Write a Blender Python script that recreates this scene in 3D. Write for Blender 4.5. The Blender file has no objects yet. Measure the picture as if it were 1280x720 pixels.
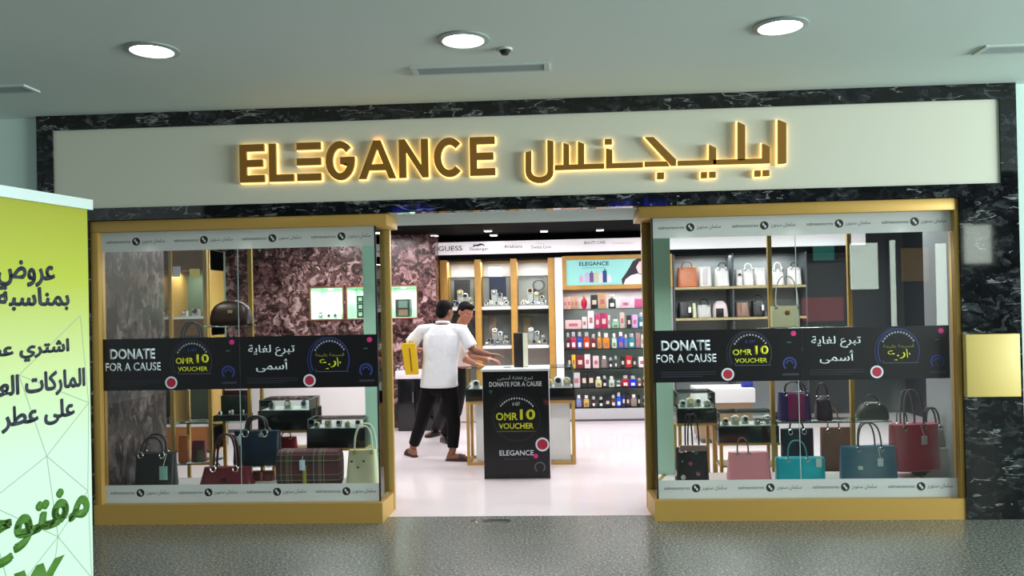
import bpy, bmesh, math, random
from mathutils import Vector, Matrix
random.seed(7)
V = Vector
SC = bpy.context.scene
COL = SC.collection

# ------------------------------------------------------------------ camera
CAM = V((0.0, -5.976, 1.6))
YAW, PITCH, ROLL, FPX, PPY = -0.05358, 0.00724, -0.02082, 1000.0, 376.0
_f = V((math.sin(YAW)*math.cos(PITCH), math.cos(YAW)*math.cos(PITCH), math.sin(PITCH)))
_r0 = V((math.cos(YAW), -math.sin(YAW), 0)); _u0 = _r0.cross(_f)
RGT = _r0*math.cos(ROLL) + _u0*math.sin(ROLL)
UPV = -_r0*math.sin(ROLL) + _u0*math.cos(ROLL)
cd = bpy.data.cameras.new('camera'); cam = bpy.data.objects.new('camera', cd); COL.objects.link(cam)
cam.matrix_world = Matrix(((RGT.x, UPV.x, -_f.x, CAM.x), (RGT.y, UPV.y, -_f.y, CAM.y), (RGT.z, UPV.z, -_f.z, CAM.z), (0, 0, 0, 1)))
cd.sensor_width = 36; cd.lens = FPX/1280*36; cd.shift_y = (PPY-360)/1280
cd.clip_start = 0.05; cd.clip_end = 200
SC.camera = cam

# ------------------------------------------------------------------ exposure, world, lights
SC.view_settings.view_transform = 'Standard'
SC.view_settings.look = 'None'
SC.view_settings.gamma = 1.0
SC.view_settings.use_curve_mapping = False
SC.view_settings.exposure = 0.0
SC.cycles.use_denoising = True
SC.cycles.max_bounces = 10
SC.cycles.transparent_max_bounces = 24
SC.cycles.caustics_reflective = False
SC.cycles.caustics_refractive = False
SC.cycles.sample_clamp_indirect = 4.0
WORLD_COL, WORLD_STR = (0.82, 0.93, 0.95), 0.62
wd = bpy.data.worlds.new('world'); SC.world = wd; wd.use_nodes = True
wd.node_tree.nodes['Background'].inputs[0].default_value = (*WORLD_COL, 1)
wd.node_tree.nodes['Background'].inputs[1].default_value = WORLD_STR

def area(name, loc, size, energy, col=(1, 1, 1), rot=(0, 0, 0)):
    l = bpy.data.lights.new(name, 'AREA'); l.shape = 'RECTANGLE'; l.size, l.size_y = size
    l.energy = energy; l.color = col
    o = bpy.data.objects.new(name, l); o.location = loc; o.rotation_euler = rot; COL.objects.link(o); return o
def spot(name, loc, energy, col=(1, 1, 1), ang=100, rad=0.05):
    l = bpy.data.lights.new(name, 'SPOT'); l.energy = energy; l.color = col
    l.spot_size = math.radians(ang); l.spot_blend = 0.6; l.shadow_soft_size = rad
    o = bpy.data.objects.new(name, l); o.location = loc; COL.objects.link(o); return o
# daylight from the open atrium on the side of the bright wall
area('atrium_daylight', (10.5, -4.2, 1.75), (2.6, 6.0), 1450, (0.88, 1.0, 0.97), (0, math.radians(90), 0))
# rows of ceiling panels inside the shop
SHOPC = 2.60
for y, e in ((1.5, 44), (2.9, 48), (4.05, 40)):
    for x in (-2.6, -0.5, 1.6, 3.4):
        area('shop_panel_light', (x, y, SHOPC-0.035), (1.2, 0.22), e*0.62, (1.0, 0.965, 0.97))
for x in (-3.1, -2.35, -1.6, 0.95, 1.75, 2.55):
    spot('bay_spot', (x, 0.16, 2.195), 17 if x > 0 else 12, (1.0, 0.95, 0.86), 120)

# ------------------------------------------------------------------ pixel to place, at a chosen depth
def ray(px, py): return _f + RGT*((px-640)/FPX) + UPV*((PPY-py)/FPX)
def W(px, py, Y):
    d = ray(px, py); return CAM + d*((Y-CAM.y)/d.y)
def WZ(px, py, z):
    d = ray(px, py); return CAM + d*((z-CAM.z)/d.z)
def X(px, Y, py=390): return W(px, py, Y).x
def Z(px, py, Y): return W(px, py, Y).z

# ------------------------------------------------------------------ materials
def lin(c):
    out = []
    for v in c[:3]:
        v /= 255.0
        out.append(v/12.92 if v <= 0.04045 else ((v+0.055)/1.055)**2.4)
    return tuple(out)+(1.0,)
_mats = {}
def M(name, col=(200, 200, 200), rough=0.5, metal=0.0, spec=0.5, bump=None, emit=0.0, ecol=None, coat=0.0, vary=0.0):
    if name in _mats: return _mats[name]
    m = bpy.data.materials.new(name); m.use_nodes = True; nt = m.node_tree
    b = nt.nodes['Principled BSDF']
    b.inputs['Base Color'].default_value = lin(col); b.inputs['Roughness'].default_value = rough
    b.inputs['Metallic'].default_value = metal; b.inputs['Specular IOR Level'].default_value = spec
    b.inputs['Coat Weight'].default_value = coat
    if emit:
        b.inputs['Emission Color'].default_value = lin(ecol or col); b.inputs['Emission Strength'].default_value = emit
    tc = None
    if bump or vary:
        tc = nt.nodes.new('ShaderNodeTexCoord')
    if vary:
        n = nt.nodes.new('ShaderNodeTexNoise'); n.inputs['Scale'].default_value = 6; n.inputs['Detail'].default_value = 6
        nt.links.new(tc.outputs['Object'], n.inputs['Vector'])
        rp = nt.nodes.new('ShaderNodeValToRGB'); c = lin(col)
        rp.color_ramp.elements[0].position = 0.3; rp.color_ramp.elements[1].position = 0.7
        rp.color_ramp.elements[0].color = tuple(v*(1-vary) for v in c[:3])+(1,)
        rp.color_ramp.elements[1].color = tuple(min(1, v*(1+vary)) for v in c[:3])+(1,)
        nt.links.new(n.outputs['Fac'], rp.inputs['Fac']); nt.links.new(rp.outputs['Color'], b.inputs['Base Color'])
    if bump:
        n = nt.nodes.new('ShaderNodeTexNoise'); n.inputs['Scale'].default_value = bump[0]; n.inputs['Detail'].default_value = 4
        nt.links.new(tc.outputs['Object'], n.inputs['Vector'])
        bp = nt.nodes.new('ShaderNodeBump'); bp.inputs['Strength'].default_value = bump[1]; bp.inputs['Distance'].default_value = bump[2] if len(bump) > 2 else 0.01
        nt.links.new(n.outputs['Fac'], bp.inputs['Height']); nt.links.new(bp.outputs['Normal'], b.inputs['Normal'])
    _mats[name] = m; return m
def noise_mat(name, scale, stops, rough=0.3, detail=8, nrough=0.6, distort=0.0, stretch=(1, 1, 1), spec=0.5, rot=(0, 0, 0), veins=None):
    m = bpy.data.materials.new(name); m.use_nodes = True; nt = m.node_tree; b = nt.nodes['Principled BSDF']
    b.inputs['Roughness'].default_value = rough; b.inputs['Specular IOR Level'].default_value = spec
    tc = nt.nodes.new('ShaderNodeTexCoord'); mp = nt.nodes.new('ShaderNodeMapping')
    mp.inputs['Scale'].default_value = stretch; mp.inputs['Rotation'].default_value = rot
    nt.links.new(tc.outputs['Object'], mp.inputs['Vector'])
    n = nt.nodes.new('ShaderNodeTexNoise'); n.inputs['Scale'].default_value = scale; n.inputs['Detail'].default_value = detail
    n.inputs['Roughness'].default_value = nrough; n.inputs['Distortion'].default_value = distort
    nt.links.new(mp.outputs['Vector'], n.inputs['Vector'])
    rp = nt.nodes.new('ShaderNodeValToRGB'); els = rp.color_ramp.elements
    while len(els) < len(stops): els.new(0.5)
    for e, (p, c) in zip(els, stops): e.position = p; e.color = lin(c)
    nt.links.new(n.outputs['Fac'], rp.inputs['Fac'])
    out = rp.outputs['Color']
    if veins:
        vs, vw, vc = veins
        n2 = nt.nodes.new('ShaderNodeTexNoise'); n2.inputs['Scale'].default_value = vs; n2.inputs['Detail'].default_value = 5; n2.inputs['Distortion'].default_value = 1.2
        mp2 = nt.nodes.new('ShaderNodeMapping'); mp2.inputs['Rotation'].default_value = (0.2, 0.75, 0.3); mp2.inputs['Scale'].default_value = (0.55, 1, 1.5)
        nt.links.new(tc.outputs['Object'], mp2.inputs['Vector']); nt.links.new(mp2.outputs['Vector'], n2.inputs['Vector'])
        r2 = nt.nodes.new('ShaderNodeValToRGB'); e2 = r2.color_ramp.elements; e2.new(0.5)
        e2[0].position = 0.5-vw; e2[0].color = (0, 0, 0, 1); e2[1].position = 0.5; e2[1].color = (1, 1, 1, 1); e2[2].position = 0.5+vw; e2[2].color = (0, 0, 0, 1)
        nt.links.new(n2.outputs['Fac'], r2.inputs['Fac'])
        mx = nt.nodes.new('ShaderNodeMix'); mx.data_type = 'RGBA'
        nt.links.new(r2.outputs['Color'], mx.inputs['Factor']); nt.links.new(out, mx.inputs['A']); mx.inputs['B'].default_value = lin(vc)
        out = mx.outputs['Result']
    nt.links.new(out, b.inputs['Base Color'])
    return m
def glass_mat(name, tint=(0.93, 0.98, 0.96), ior=1.45, rough=0.0):
    m = bpy.data.materials.new(name); m.use_nodes = True; nt = m.node_tree; nt.nodes.clear()
    o = nt.nodes.new('ShaderNodeOutputMaterial'); mx = nt.nodes.new('ShaderNodeMixShader'); fr = nt.nodes.new('ShaderNodeFresnel')
    fr.inputs['IOR'].default_value = ior
    t = nt.nodes.new('ShaderNodeBsdfTransparent'); t.inputs[0].default_value = (*tint, 1)
    g = nt.nodes.new('ShaderNodeBsdfGlossy'); g.inputs['Roughness'].default_value = rough
    nt.links.new(fr.outputs[0], mx.inputs[0]); nt.links.new(t.outputs[0], mx.inputs[1]); nt.links.new(g.outputs[0], mx.inputs[2]); nt.links.new(mx.outputs[0], o.inputs[0])
    return m
def frost_mat(name, col, see=0.25, trans=0.5):
    m = bpy.data.materials.new(name); m.use_nodes = True; nt = m.node_tree; nt.nodes.clear()
    o = nt.nodes.new('ShaderNodeOutputMaterial')
    d = nt.nodes.new('ShaderNodeBsdfDiffuse'); d.inputs[0].default_value = lin(col)
    l = nt.nodes.new('ShaderNodeBsdfTranslucent'); l.inputs[0].default_value = lin(col)
    a = nt.nodes.new('ShaderNodeMixShader'); a.inputs[0].default_value = trans
    t = nt.nodes.new('ShaderNodeBsdfTransparent'); x = nt.nodes.new('ShaderNodeMixShader'); x.inputs[0].default_value = see
    nt.links.new(d.outputs[0], a.inputs[1]); nt.links.new(l.outputs[0], a.inputs[2]); nt.links.new(a.outputs[0], x.inputs[1]); nt.links.new(t.outputs[0], x.inputs[2]); nt.links.new(x.outputs[0], o.inputs[0])
    return m

GOLD = M('gold_metal', (190, 152, 78), 0.42, 0.3)
GOLDP = M('gold_painted_metal', (180, 148, 80), 0.38, 0.25)
WOODG = M('gold_oak', (182, 138, 62), 0.5, vary=0.12)
BLACK = M('black_gloss', (10, 10, 13), 0.2)
BLACKM = M('black_matt', (14, 14, 17), 0.6)
WHITE = M('white_laminate', (236, 230, 232), 0.35)
GREYW = M('grey_back_panel', (168, 170, 172), 0.5)
GLASS = glass_mat('shop_glass')
CASEG = glass_mat('case_glass', (0.96, 0.99, 0.98), 1.3)
SHELFG = glass_mat('shelf_glass', (0.86, 0.96, 0.92), 1.4)
FROST = frost_mat('frosted_vinyl', (236, 240, 238), 0.12, 0.55)
FROSTS = frost_mat('frosted_side_vinyl', (158, 205, 186), 0.06, 0.6)
CHROME = M('chrome', (200, 200, 205), 0.2, 1.0)
PAPER = M('white_paper', (238, 236, 230), 0.7)
def marble_mat(name, vscale, nscale, stops, rough=0.2, stretch=(1, 1, 1), rot=(0, 0, 0), mixf=0.45, warp=0.25, streak=None):
    """broken crystalline stone: warped cells and fine noise share one colour ramp, with short pale streaks"""
    m = bpy.data.materials.new(name); m.use_nodes = True; nt = m.node_tree; b = nt.nodes['Principled BSDF']; b.inputs['Roughness'].default_value = rough
    N = nt.nodes.new; L = nt.links.new
    tc = N('ShaderNodeTexCoord'); mp = N('ShaderNodeMapping'); mp.inputs['Scale'].default_value = stretch; mp.inputs['Rotation'].default_value = rot; L(tc.outputs['Object'], mp.inputs['Vector'])
    wn = N('ShaderNodeTexNoise'); wn.inputs['Scale'].default_value = nscale*0.8; wn.inputs['Detail'].default_value = 5; L(mp.outputs[0], wn.inputs['Vector'])
    wv = N('ShaderNodeVectorMath'); wv.operation = 'MULTIPLY_ADD'; wv.inputs[1].default_value = (warp,)*3; L(wn.outputs['Color'], wv.inputs[0]); L(mp.outputs[0], wv.inputs[2])
    vo = N('ShaderNodeTexVoronoi'); vo.inputs['Scale'].default_value = vscale; L(wv.outputs[0], vo.inputs['Vector']); sp = N('ShaderNodeSeparateColor'); L(vo.outputs['Color'], sp.inputs[0])
    n = N('ShaderNodeTexNoise'); n.inputs['Scale'].default_value = nscale; n.inputs['Detail'].default_value = 12; n.inputs['Roughness'].default_value = 0.72; L(wv.outputs[0], n.inputs['Vector'])
    mx = N('ShaderNodeMix'); mx.inputs['Factor'].default_value = mixf; L(n.outputs['Fac'], mx.inputs['A']); L(sp.outputs[0], mx.inputs['B'])
    rp = N('ShaderNodeValToRGB'); els = rp.color_ramp.elements
    while len(els) < len(stops): els.new(0.5)
    for e, (q, c) in zip(els, stops): e.position = q; e.color = lin(c)
    L(mx.outputs['Result'], rp.inputs['Fac']); out = rp.outputs['Color']
    if streak:
        sc, w, col, thr = streak
        m2 = N('ShaderNodeMapping'); m2.inputs['Rotation'].default_value = (0, math.radians(38), 0); m2.inputs['Scale'].default_value = (0.35, 1, 1.6); L(tc.outputs['Object'], m2.inputs['Vector'])
        v2 = N('ShaderNodeTexNoise'); v2.inputs['Scale'].default_value = sc; v2.inputs['Detail'].default_value = 4; v2.inputs['Distortion'].default_value = 0.5; L(m2.outputs[0], v2.inputs['Vector'])
        r2 = N('ShaderNodeValToRGB'); e2 = r2.color_ramp.elements; e2.new(0.5); e2[0].position = 0.5-w; e2[0].color = (0, 0, 0, 1); e2[1].position = 0.5; e2[1].color = (1, 1, 1, 1); e2[2].position = 0.5+w; e2[2].color = (0, 0, 0, 1); L(v2.outputs['Fac'], r2.inputs['Fac'])
        k = N('ShaderNodeMath'); k.operation = 'GREATER_THAN'; k.inputs[1].default_value = thr; L(wn.outputs['Fac'], k.inputs[0])
        kk = N('ShaderNodeMath'); kk.operation = 'MULTIPLY'; L(k.outputs[0], kk.inputs[0]); L(r2.outputs['Color'], kk.inputs[1])
        m3 = N('ShaderNodeMix'); m3.data_type = 'RGBA'; L(kk.outputs[0], m3.inputs['Factor']); L(out, m3.inputs['A']); m3.inputs['B'].default_value = lin(col); out = m3.outputs['Result']
    L(out, b.inputs['Base Color']); return m
DMARBLE = marble_mat('dark_veined_marble', 16, 7, [(0.34, (8, 9, 11)), (0.50, (20, 22, 25)), (0.59, (38, 41, 44)), (0.68, (74, 78, 80)), (0.82, (130, 134, 134))], 0.04, (0.8, 1, 1.2), (0, 0.6, 0), 0.22, 0.5, streak=(9, 0.018, (140, 144, 144), 0.54))
RMARBLE = marble_mat('brown_rose_marble', 15, 6, [(0.36, (34, 22, 24)), (0.46, (74, 50, 50)), (0.54, (118, 84, 84)), (0.61, (178, 142, 142)), (0.72, (222, 192, 190))], 0.25, mixf=0.2, warp=0.55)
CMARBLE = marble_mat('umber_marble', 14, 6, [(0.36, (22, 17, 18)), (0.48, (52, 43, 42)), (0.58, (86, 74, 72)), (0.70, (134, 122, 118))], 0.25, (1, 1, 0.6), mixf=0.2, warp=0.5)
TERRA = noise_mat('grey_terrazzo', 60, [(0.34, (60, 62, 60)), (0.47, (96, 98, 94)), (0.56, (122, 124, 118)), (0.68, (180, 180, 172))], 0.26, 3, 0.7)
PLASTER = M('ceiling_plaster', (212, 226, 222), 0.85)
WALLP = M('mall_wall_paint', (205, 228, 220), 0.7)
FASCIA = M('cream_fascia', (214, 214, 198), 0.55)

# ------------------------------------------------------------------ building helpers
BASE = {}
class MB:
    def __init__(s): s.bm = bmesh.new(); s.cur = 0
    def _m(s):
        for f in s.bm.faces:
            if not f.tag: f.material_index = s.cur; f.tag = True
    def box(s, a, b, bev=0.0, rot=0.0, piv=None):
        a, b = V(a), V(b); c = (a+b)/2; d = b-a
        T = Matrix.Translation(c) @ Matrix.Diagonal((abs(d.x), abs(d.y), abs(d.z), 1))
        if rot:
            p = V(piv) if piv is not None else c
            T = Matrix.Translation(p) @ Matrix.Rotation(rot, 4, 'Z') @ Matrix.Translation(-p) @ T
        r = bmesh.ops.create_cube(s.bm, size=1, matrix=T)
        if bev:
            es = list({e for v in r['verts'] for e in v.link_edges})
            bmesh.ops.bevel(s.bm, geom=es, offset=bev, segments=2, affect='EDGES', profile=0.5)
        s._m(); return s
    def loft(s, rings, cap=True):
        vs = [[s.bm.verts.new(p) for p in r] for r in rings]; n = len(rings[0])
        for a, b in zip(vs, vs[1:]):
            for i in range(n): s.bm.faces.new((a[i], a[(i+1) % n], b[(i+1) % n], b[i]))
        if cap: s.bm.faces.new(list(reversed(vs[0]))); s.bm.faces.new(vs[-1])
        s._m(); return s
    def tube(s, pts, r, n=8, closed=False):
        pts = [V(p) for p in pts]; k = len(pts); rings = []; nrm = None
        for i, p in enumerate(pts):
            if closed: t = (pts[(i+1) % k]-pts[i-1]).normalized()
            else: t = (pts[min(i+1, k-1)]-pts[max(i-1, 0)]).normalized()
            if nrm is None: nrm = t.orthogonal().normalized()
            nrm = (nrm-t*nrm.dot(t)).normalized(); bn = t.cross(nrm)
            rr = r[i] if isinstance(r, (list, tuple)) else r
            rings.append([p+(nrm*math.cos(2*math.pi*j/n)+bn*math.sin(2*math.pi*j/n))*rr for j in range(n)])
        if closed: rings.append(rings[0]); s.loft(rings, False); bmesh.ops.remove_doubles(s.bm, verts=s.bm.verts[:], dist=1e-6)
        else: s.loft(rings)
        return s
    def prism(s, pts0, pts1):
        return s.loft([[V(p) for p in pts0], [V(p) for p in pts1]])
    def ell(s, c, r, M3=None, n=16):
        T = Matrix.Translation(V(c)) @ (M3.to_4x4() if M3 else Matrix()) @ Matrix.Diagonal((*r, 1))
        bmesh.ops.create_uvsphere(s.bm, u_segments=n, v_segments=max(6, n*2//3), radius=1, matrix=T); s._m(); return s
    def cyl(s, a, b, r, r2=None, n=20):
        a, b = V(a), V(b); t = (b-a).normalized(); o = t.orthogonal().normalized(); q = t.cross(o); r2 = r if r2 is None else r2
        ring = lambda p, R: [p+(o*math.cos(2*math.pi*j/n)+q*math.sin(2*math.pi*j/n))*R for j in range(n)]
        return s.loft([ring(a, r), ring(b, r2)])
    def build(s, name, mats, parent=None, smooth=True, label=None, ang=40, loc=None):
        bmesh.ops.recalc_face_normals(s.bm, faces=s.bm.faces[:])
        base = BASE[parent.name] if parent else (V(loc) if loc is not None else V((0, 0, 0)))
        if base.length: bmesh.ops.translate(s.bm, verts=s.bm.verts[:], vec=-base)
        me = bpy.data.meshes.new(name); s.bm.to_mesh(me); s.bm.free()
        return link(name, me, mats, parent, base, smooth, label, ang)
def link(name, me, mats, parent, base, smooth=True, label=None, ang=40):
    for m in (mats if isinstance(mats, (list, tuple)) else [mats]): me.materials.append(m)
    if smooth:
        for p in me.polygons: p.use_smooth = True
        try: me.set_sharp_from_angle(angle=math.radians(ang))
        except Exception: pass
    o = bpy.data.objects.new(name, me); COL.objects.link(o)
    if parent: o.parent = parent
    else: o.location = base
    BASE[o.name] = V(base)
    if label: o['label'] = label
    return o
def thing(name, label, cat, loc, group=None):
    o = bpy.data.objects.new(name, None); o.empty_display_size = 0.1; COL.objects.link(o); o.location = loc; BASE[o.name] = V(loc)
    o['label'] = label; o['category'] = cat
    if group: o['group'] = group
    return o
def tag(o, label, cat, group=None):
    o['label'] = label; o['category'] = cat
    if group: o['group'] = group
    return o
def struct(o): o['kind'] = 'structure'; return o
def sroot(name, loc=(0, 0, 0)):
    o = bpy.data.objects.new(name, None); COL.objects.link(o); o.location = loc; BASE[o.name] = V(loc); o['kind'] = 'structure'; return o
def sbox(name, a, b, mat, bev=0.0): return struct(MB().box(a, b, bev).build(name, mat))
ORD = ['first', 'second', 'third', 'fourth', 'fifth', 'sixth', 'seventh', 'eighth', 'ninth', 'tenth', 'eleventh', 'twelfth', 'thirteenth', 'fourteenth']

# ---- flat planes that carry writing
class Plane:
    def __init__(s, p0, u, n): s.p0, s.u, s.n = V(p0), V(u).normalized(), V(n).normalized()
    def uv(s, px, py):
        d = ray(px, py); t = (s.p0-CAM).dot(s.n)/d.dot(s.n); p = CAM+d*t
        return ((p-s.p0).dot(s.u), p.z)
    def pt(s, u, z, off=0.0):
        p = s.p0+s.u*u+s.n*off; return V((p.x, p.y, z))
    def rect(s, x0, y0, x1, y1):
        u0, z0 = s.uv(x0, y1); _, z1 = s.uv(x0, y0); u1, _ = s.uv(x1, (y0+y1)/2); return (u0, z0, u1, z1)
def slab(mb, pl, poly, off, th):
    mb.prism([pl.pt(u, z, off) for u, z in poly], [pl.pt(u, z, off+th) for u, z in poly]); return mb
def rpoly(r): u0, z0, u1, z1 = r; return [(u0, z0), (u1, z0), (u1, z1), (u0, z1)]
def disc(c, r, n=28, ry=None): return [(c[0]+math.cos(2*math.pi*i/n)*r, c[1]+math.sin(2*math.pi*i/n)*(ry or r)) for i in range(n)]
def ringtube(mb, pl, c, r, w, off, a0=0, a1=360, n=36, ry=None):
    ry = ry or r; pts = []
    for k in range(n):
        A = math.radians(a0+(a1-a0)*k/n); B = math.radians(a0+(a1-a0)*(k+1)/n)
        q = [(c[0]+math.cos(t)*(r+d), c[1]+math.sin(t)*(ry+d)) for t, d in ((A, -w/2), (B, -w/2), (B, w/2), (A, w/2))]
        slab(mb, pl, q, off, 0.0012)
    return mb
_FORMS = {'ا': (0xFE8D, 2), 'أ': (0xFE83, 2), 'ب': (0xFE8F, 4), 'ة': (0xFE93, 2), 'ت': (0xFE95, 4), 'ج': (0xFE9D, 4), 'ح': (0xFEA1, 4), 'خ': (0xFEA5, 4), 'د': (0xFEA9, 2), 'ر': (0xFEAD, 2), 'ز': (0xFEAF, 2), 'س': (0xFEB1, 4), 'ش': (0xFEB5, 4), 'ص': (0xFEB9, 4), 'ض': (0xFEBD, 4), 'ط': (0xFEC1, 4), 'ع': (0xFEC9, 4), 'غ': (0xFECD, 4), 'ف': (0xFED1, 4), 'ق': (0xFED5, 4), 'ك': (0xFED9, 4), 'ل': (0xFEDD, 4), 'م': (0xFEE1, 4), 'ن': (0xFEE5, 4), 'ه': (0xFEE9, 4), 'و': (0xFEED, 2), 'ى': (0xFEEF, 2), 'ي': (0xFEF1, 4)}
def arab(t):
    out = []
    for i, c in enumerate(t):
        if c not in _FORMS: out.append(c); continue
        b, n = _FORMS[c]
        prev = i > 0 and t[i-1] in _FORMS and _FORMS[t[i-1]][1] == 4
        nxt = i+1 < len(t) and t[i+1] in _FORMS and n == 4
        k = (3 if nxt else 1) if prev else (2 if nxt else 0)
        out.append(chr(b+k))
    return ''.join(reversed(out))
def text_on(name, body, pl, rect, mat, parent, off, th=0.0015, bold=0.0, shear=0.0, lab=None, fat=0.0):
    c = bpy.data.curves.new('writing', 'FONT'); c.body = body; c.resolution_u = 3; c.offset = bold; c.shear = shear
    o = bpy.data.objects.new('writing', c); COL.objects.link(o)
    me = bpy.data.meshes.new_from_object(o.evaluated_get(bpy.context.evaluated_depsgraph_get()))
    bpy.data.objects.remove(o); bpy.data.curves.remove(c)
    bm = bmesh.new(); bm.from_mesh(me); bpy.data.meshes.remove(me)
    xs = [v.co.x for v in bm.verts]; ys = [v.co.y for v in bm.verts]
    a0, a1, b0, b1 = min(xs), max(xs), min(ys), max(ys); u0, z0, u1, z1 = rect
    for v in bm.verts:
        v.co = pl.pt(u0+(v.co.x-a0)/(a1-a0)*(u1-u0), z0+(v.co.y-b0)/(b1-b0)*(z1-z0), off+th)
    if fat:
        src = bm.copy(); tmp = bpy.data.meshes.new('tmp'); src.to_mesh(tmp); src.free()
        for q, (du, dz) in enumerate(((1, 0), (-1, 0), (0, 1), (0, -1), (0.7, 0.7), (-0.7, -0.7))):
            n0 = len(bm.verts); bm.from_mesh(tmp); bm.verts.ensure_lookup_table()
            for v in bm.verts[n0:]: v.co += pl.u*du*fat+V((0, 0, dz*fat))+pl.n*(q+1)*0.00003
        bpy.data.meshes.remove(tmp)
    r = bmesh.ops.extrude_face_region(bm, geom=bm.faces[:])
    bmesh.ops.translate(bm, verts=[g for g in r['geom'] if isinstance(g, bmesh.types.BMVert)], vec=-pl.n*th)
    mb = MB(); mb.bm.free(); mb.bm = bm
    return mb.build(name, mat, parent, smooth=False, label=lab)
# ------------------------------------------------------------------ the setting
CEILZ = 3.135
F0 = Plane((0, 0, 0), (1, 0, 0), (0, -1, 0))
sbox('floor', (-8, -14, -0.1), (8, 0.14, 0), TERRA)
sbox('shop_floor', (-7, 0.14, -0.1), (5, 6, 0), M('polished_white_tile', (236, 226, 230), 0.12))
sbox('ceiling', (-8, -4.2, CEILZ), (8, 0.12, CEILZ+0.1), PLASTER)
XL0, XL1 = X(51, 0, 200), X(118, 0, 450)       # marble border, gold frame
XR0, XR1 = X(1196, 0, 300), X(1267, 0, 200)
ZT0, ZT1 = Z(640, 247, 0), Z(640, 146, 0)       # fascia bottom and top
ZL = Z(300, 272, 0)                              # top of the gold frames
sbox('wall_left', (-8, -0.0, 0), (XL0, 0.12, CEILZ), WALLP)
sbox('wall_right', (XR1, -0.0, 0), (8, 0.12, CEILZ), WALLP)
XF0, XF1 = X(71, 0, 210), X(1246, 0, 180)
sbox('trim_1', (XL0, -0.05, ZT1), (XR1, 0.12, CEILZ), DMARBLE)
m = MB().box((XL0, -0.05, ZT0), (XF0, 0.12, ZT1)); m.box((XL0, -0.05, 0), (XL1, 0.12, ZT0)); struct(m.build('trim_2', DMARBLE))
m = MB().box((XF1, -0.05, ZT0), (XR1, 0.12, ZT1)); m.box((XR0, -0.05, 0), (XR1, 0.12, ZT0)); struct(m.build('trim_3', DMARBLE))
sbox('trim_4', (XL1, -0.05, ZL), (XR0, 0.06, ZT0), DMARBLE)
sbox('fascia_wall', (XF0, -0.035, ZT0), (XF1, 0.12, ZT1), FASCIA)
# lintel over the entrance and the windows, shop shell
sbox('lintel', (XL1-0.05, 0.06, ZL), (XR1, 0.9, 2.75), M('lintel_paint', (160, 184, 178), 0.6))
sbox('shop_ceiling', (-7, 0.9, SHOPC), (5, 6, SHOPC+0.1), M('black_ceiling', (4, 4, 6), 0.8, spec=0.05))
sbox('wall_back', (-7, 5.55, 0), (5, 5.65, SHOPC), M('shop_back_wall', (58, 62, 66), 0.6))
XM = X(545, 4.7)
YM = 4.72
sbox('wall_side', (4.9, 0.12, 0), (5.0, 5.55, SHOPC), M('charcoal_wall', (46, 50, 56), 0.5))
sbox('wall_far_side', (-7.0, 0.12, 0), (-6.9, 5.55, SHOPC), M('shop_side_paint', (190, 180, 176), 0.6))
sbox('wall_cheek', (XL1-0.18, 0.12, 0), (XL1-0.04, 1.2, SHOPC), CMARBLE)
sbox('wall_cheek_grey', (XR1-0.05, 0.12, 0), (XR1, 1.35, SHOPC), M('grey_cheek', (122, 128, 132), 0.35))
# marble wall with three lit niches
NY = YM
nz0, nz1 = Z(508, 397, NY), Z(508, 357.5, NY)
NX = [(X(388.5, NY, 380), X(428.5, NY, 380)), (X(434, NY, 380), X(474, NY, 380)), (X(482, NY, 378), X(521, NY, 378))]
m = MB(); xs = [-6.9]+[v for p in NX for v in p]+[XM]
m.box((-6.9, NY, 0), (XM, NY+0.5, nz0)); m.box((-6.9, NY, nz1), (XM, NY+0.5, SHOPC))
for i in range(0, len(xs), 2): m.box((xs[i], NY, nz0), (xs[i+1], NY+0.5, nz1))
m.box((-6.9, NY+0.5, 0), (XM, NY+0.54, SHOPC))
wm = struct(m.build('wall_marble', RMARBLE))
LITN = M('niche_lining', (214, 240, 220), 0.5)
for i, (a, b) in enumerate(NX):
    m = MB(); t = 0.006
    m.box((a, NY+0.004, nz0), (b, NY+0.494, nz0+t)); m.box((a, NY+0.004, nz1-t), (b, NY+0.494, nz1))
    m.box((a, NY+0.004, nz0), (a+t, NY+0.494, nz1)); m.box((b-t, NY+0.004, nz0), (b, NY+0.494, nz1)); m.box((a, NY+0.49, nz0), (b, NY+0.498, nz1))
    n = thing('display_niche', ['lit green-white niche in the marble wall holding small watch stands', 'lit niche in the marble wall holding stacked black framed boxes', 'lit niche in the marble wall beside the entrance post holding a dark cabinet'][i], 'niche', ((a+b)/2, NY, nz0), 'lit niches in the marble wall')
    m.build('niche_lining', LITN, n)
    f = MB(); w = 0.016
    for p, q in (((a-w, NY-0.012, nz0-w), (b+w, NY+0.004, nz0)), ((a-w, NY-0.012, nz1), (b+w, NY+0.004, nz1+w)), ((a-w, NY-0.012, nz0), (a, NY+0.004, nz1)), ((b, NY-0.012, nz0), (b+w, NY+0.004, nz1))): f.box(p, q)
    f.build('niche_frame', M('copper_frame', (150, 92, 66), 0.4, 0.4), n)
    l = MB().cyl(((a+b)/2, NY+0.2, nz1-0.02), ((a+b)/2, NY+0.2, nz1-t), 0.03); l.build('niche_lamp', M('lamp_glow', (240, 255, 235), emit=14), n)
    area('niche_light', ((a+b)/2, NY+0.25, nz1-0.03), (0.3, 0.3), 3.6, (0.86, 1.0, 0.88))

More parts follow.
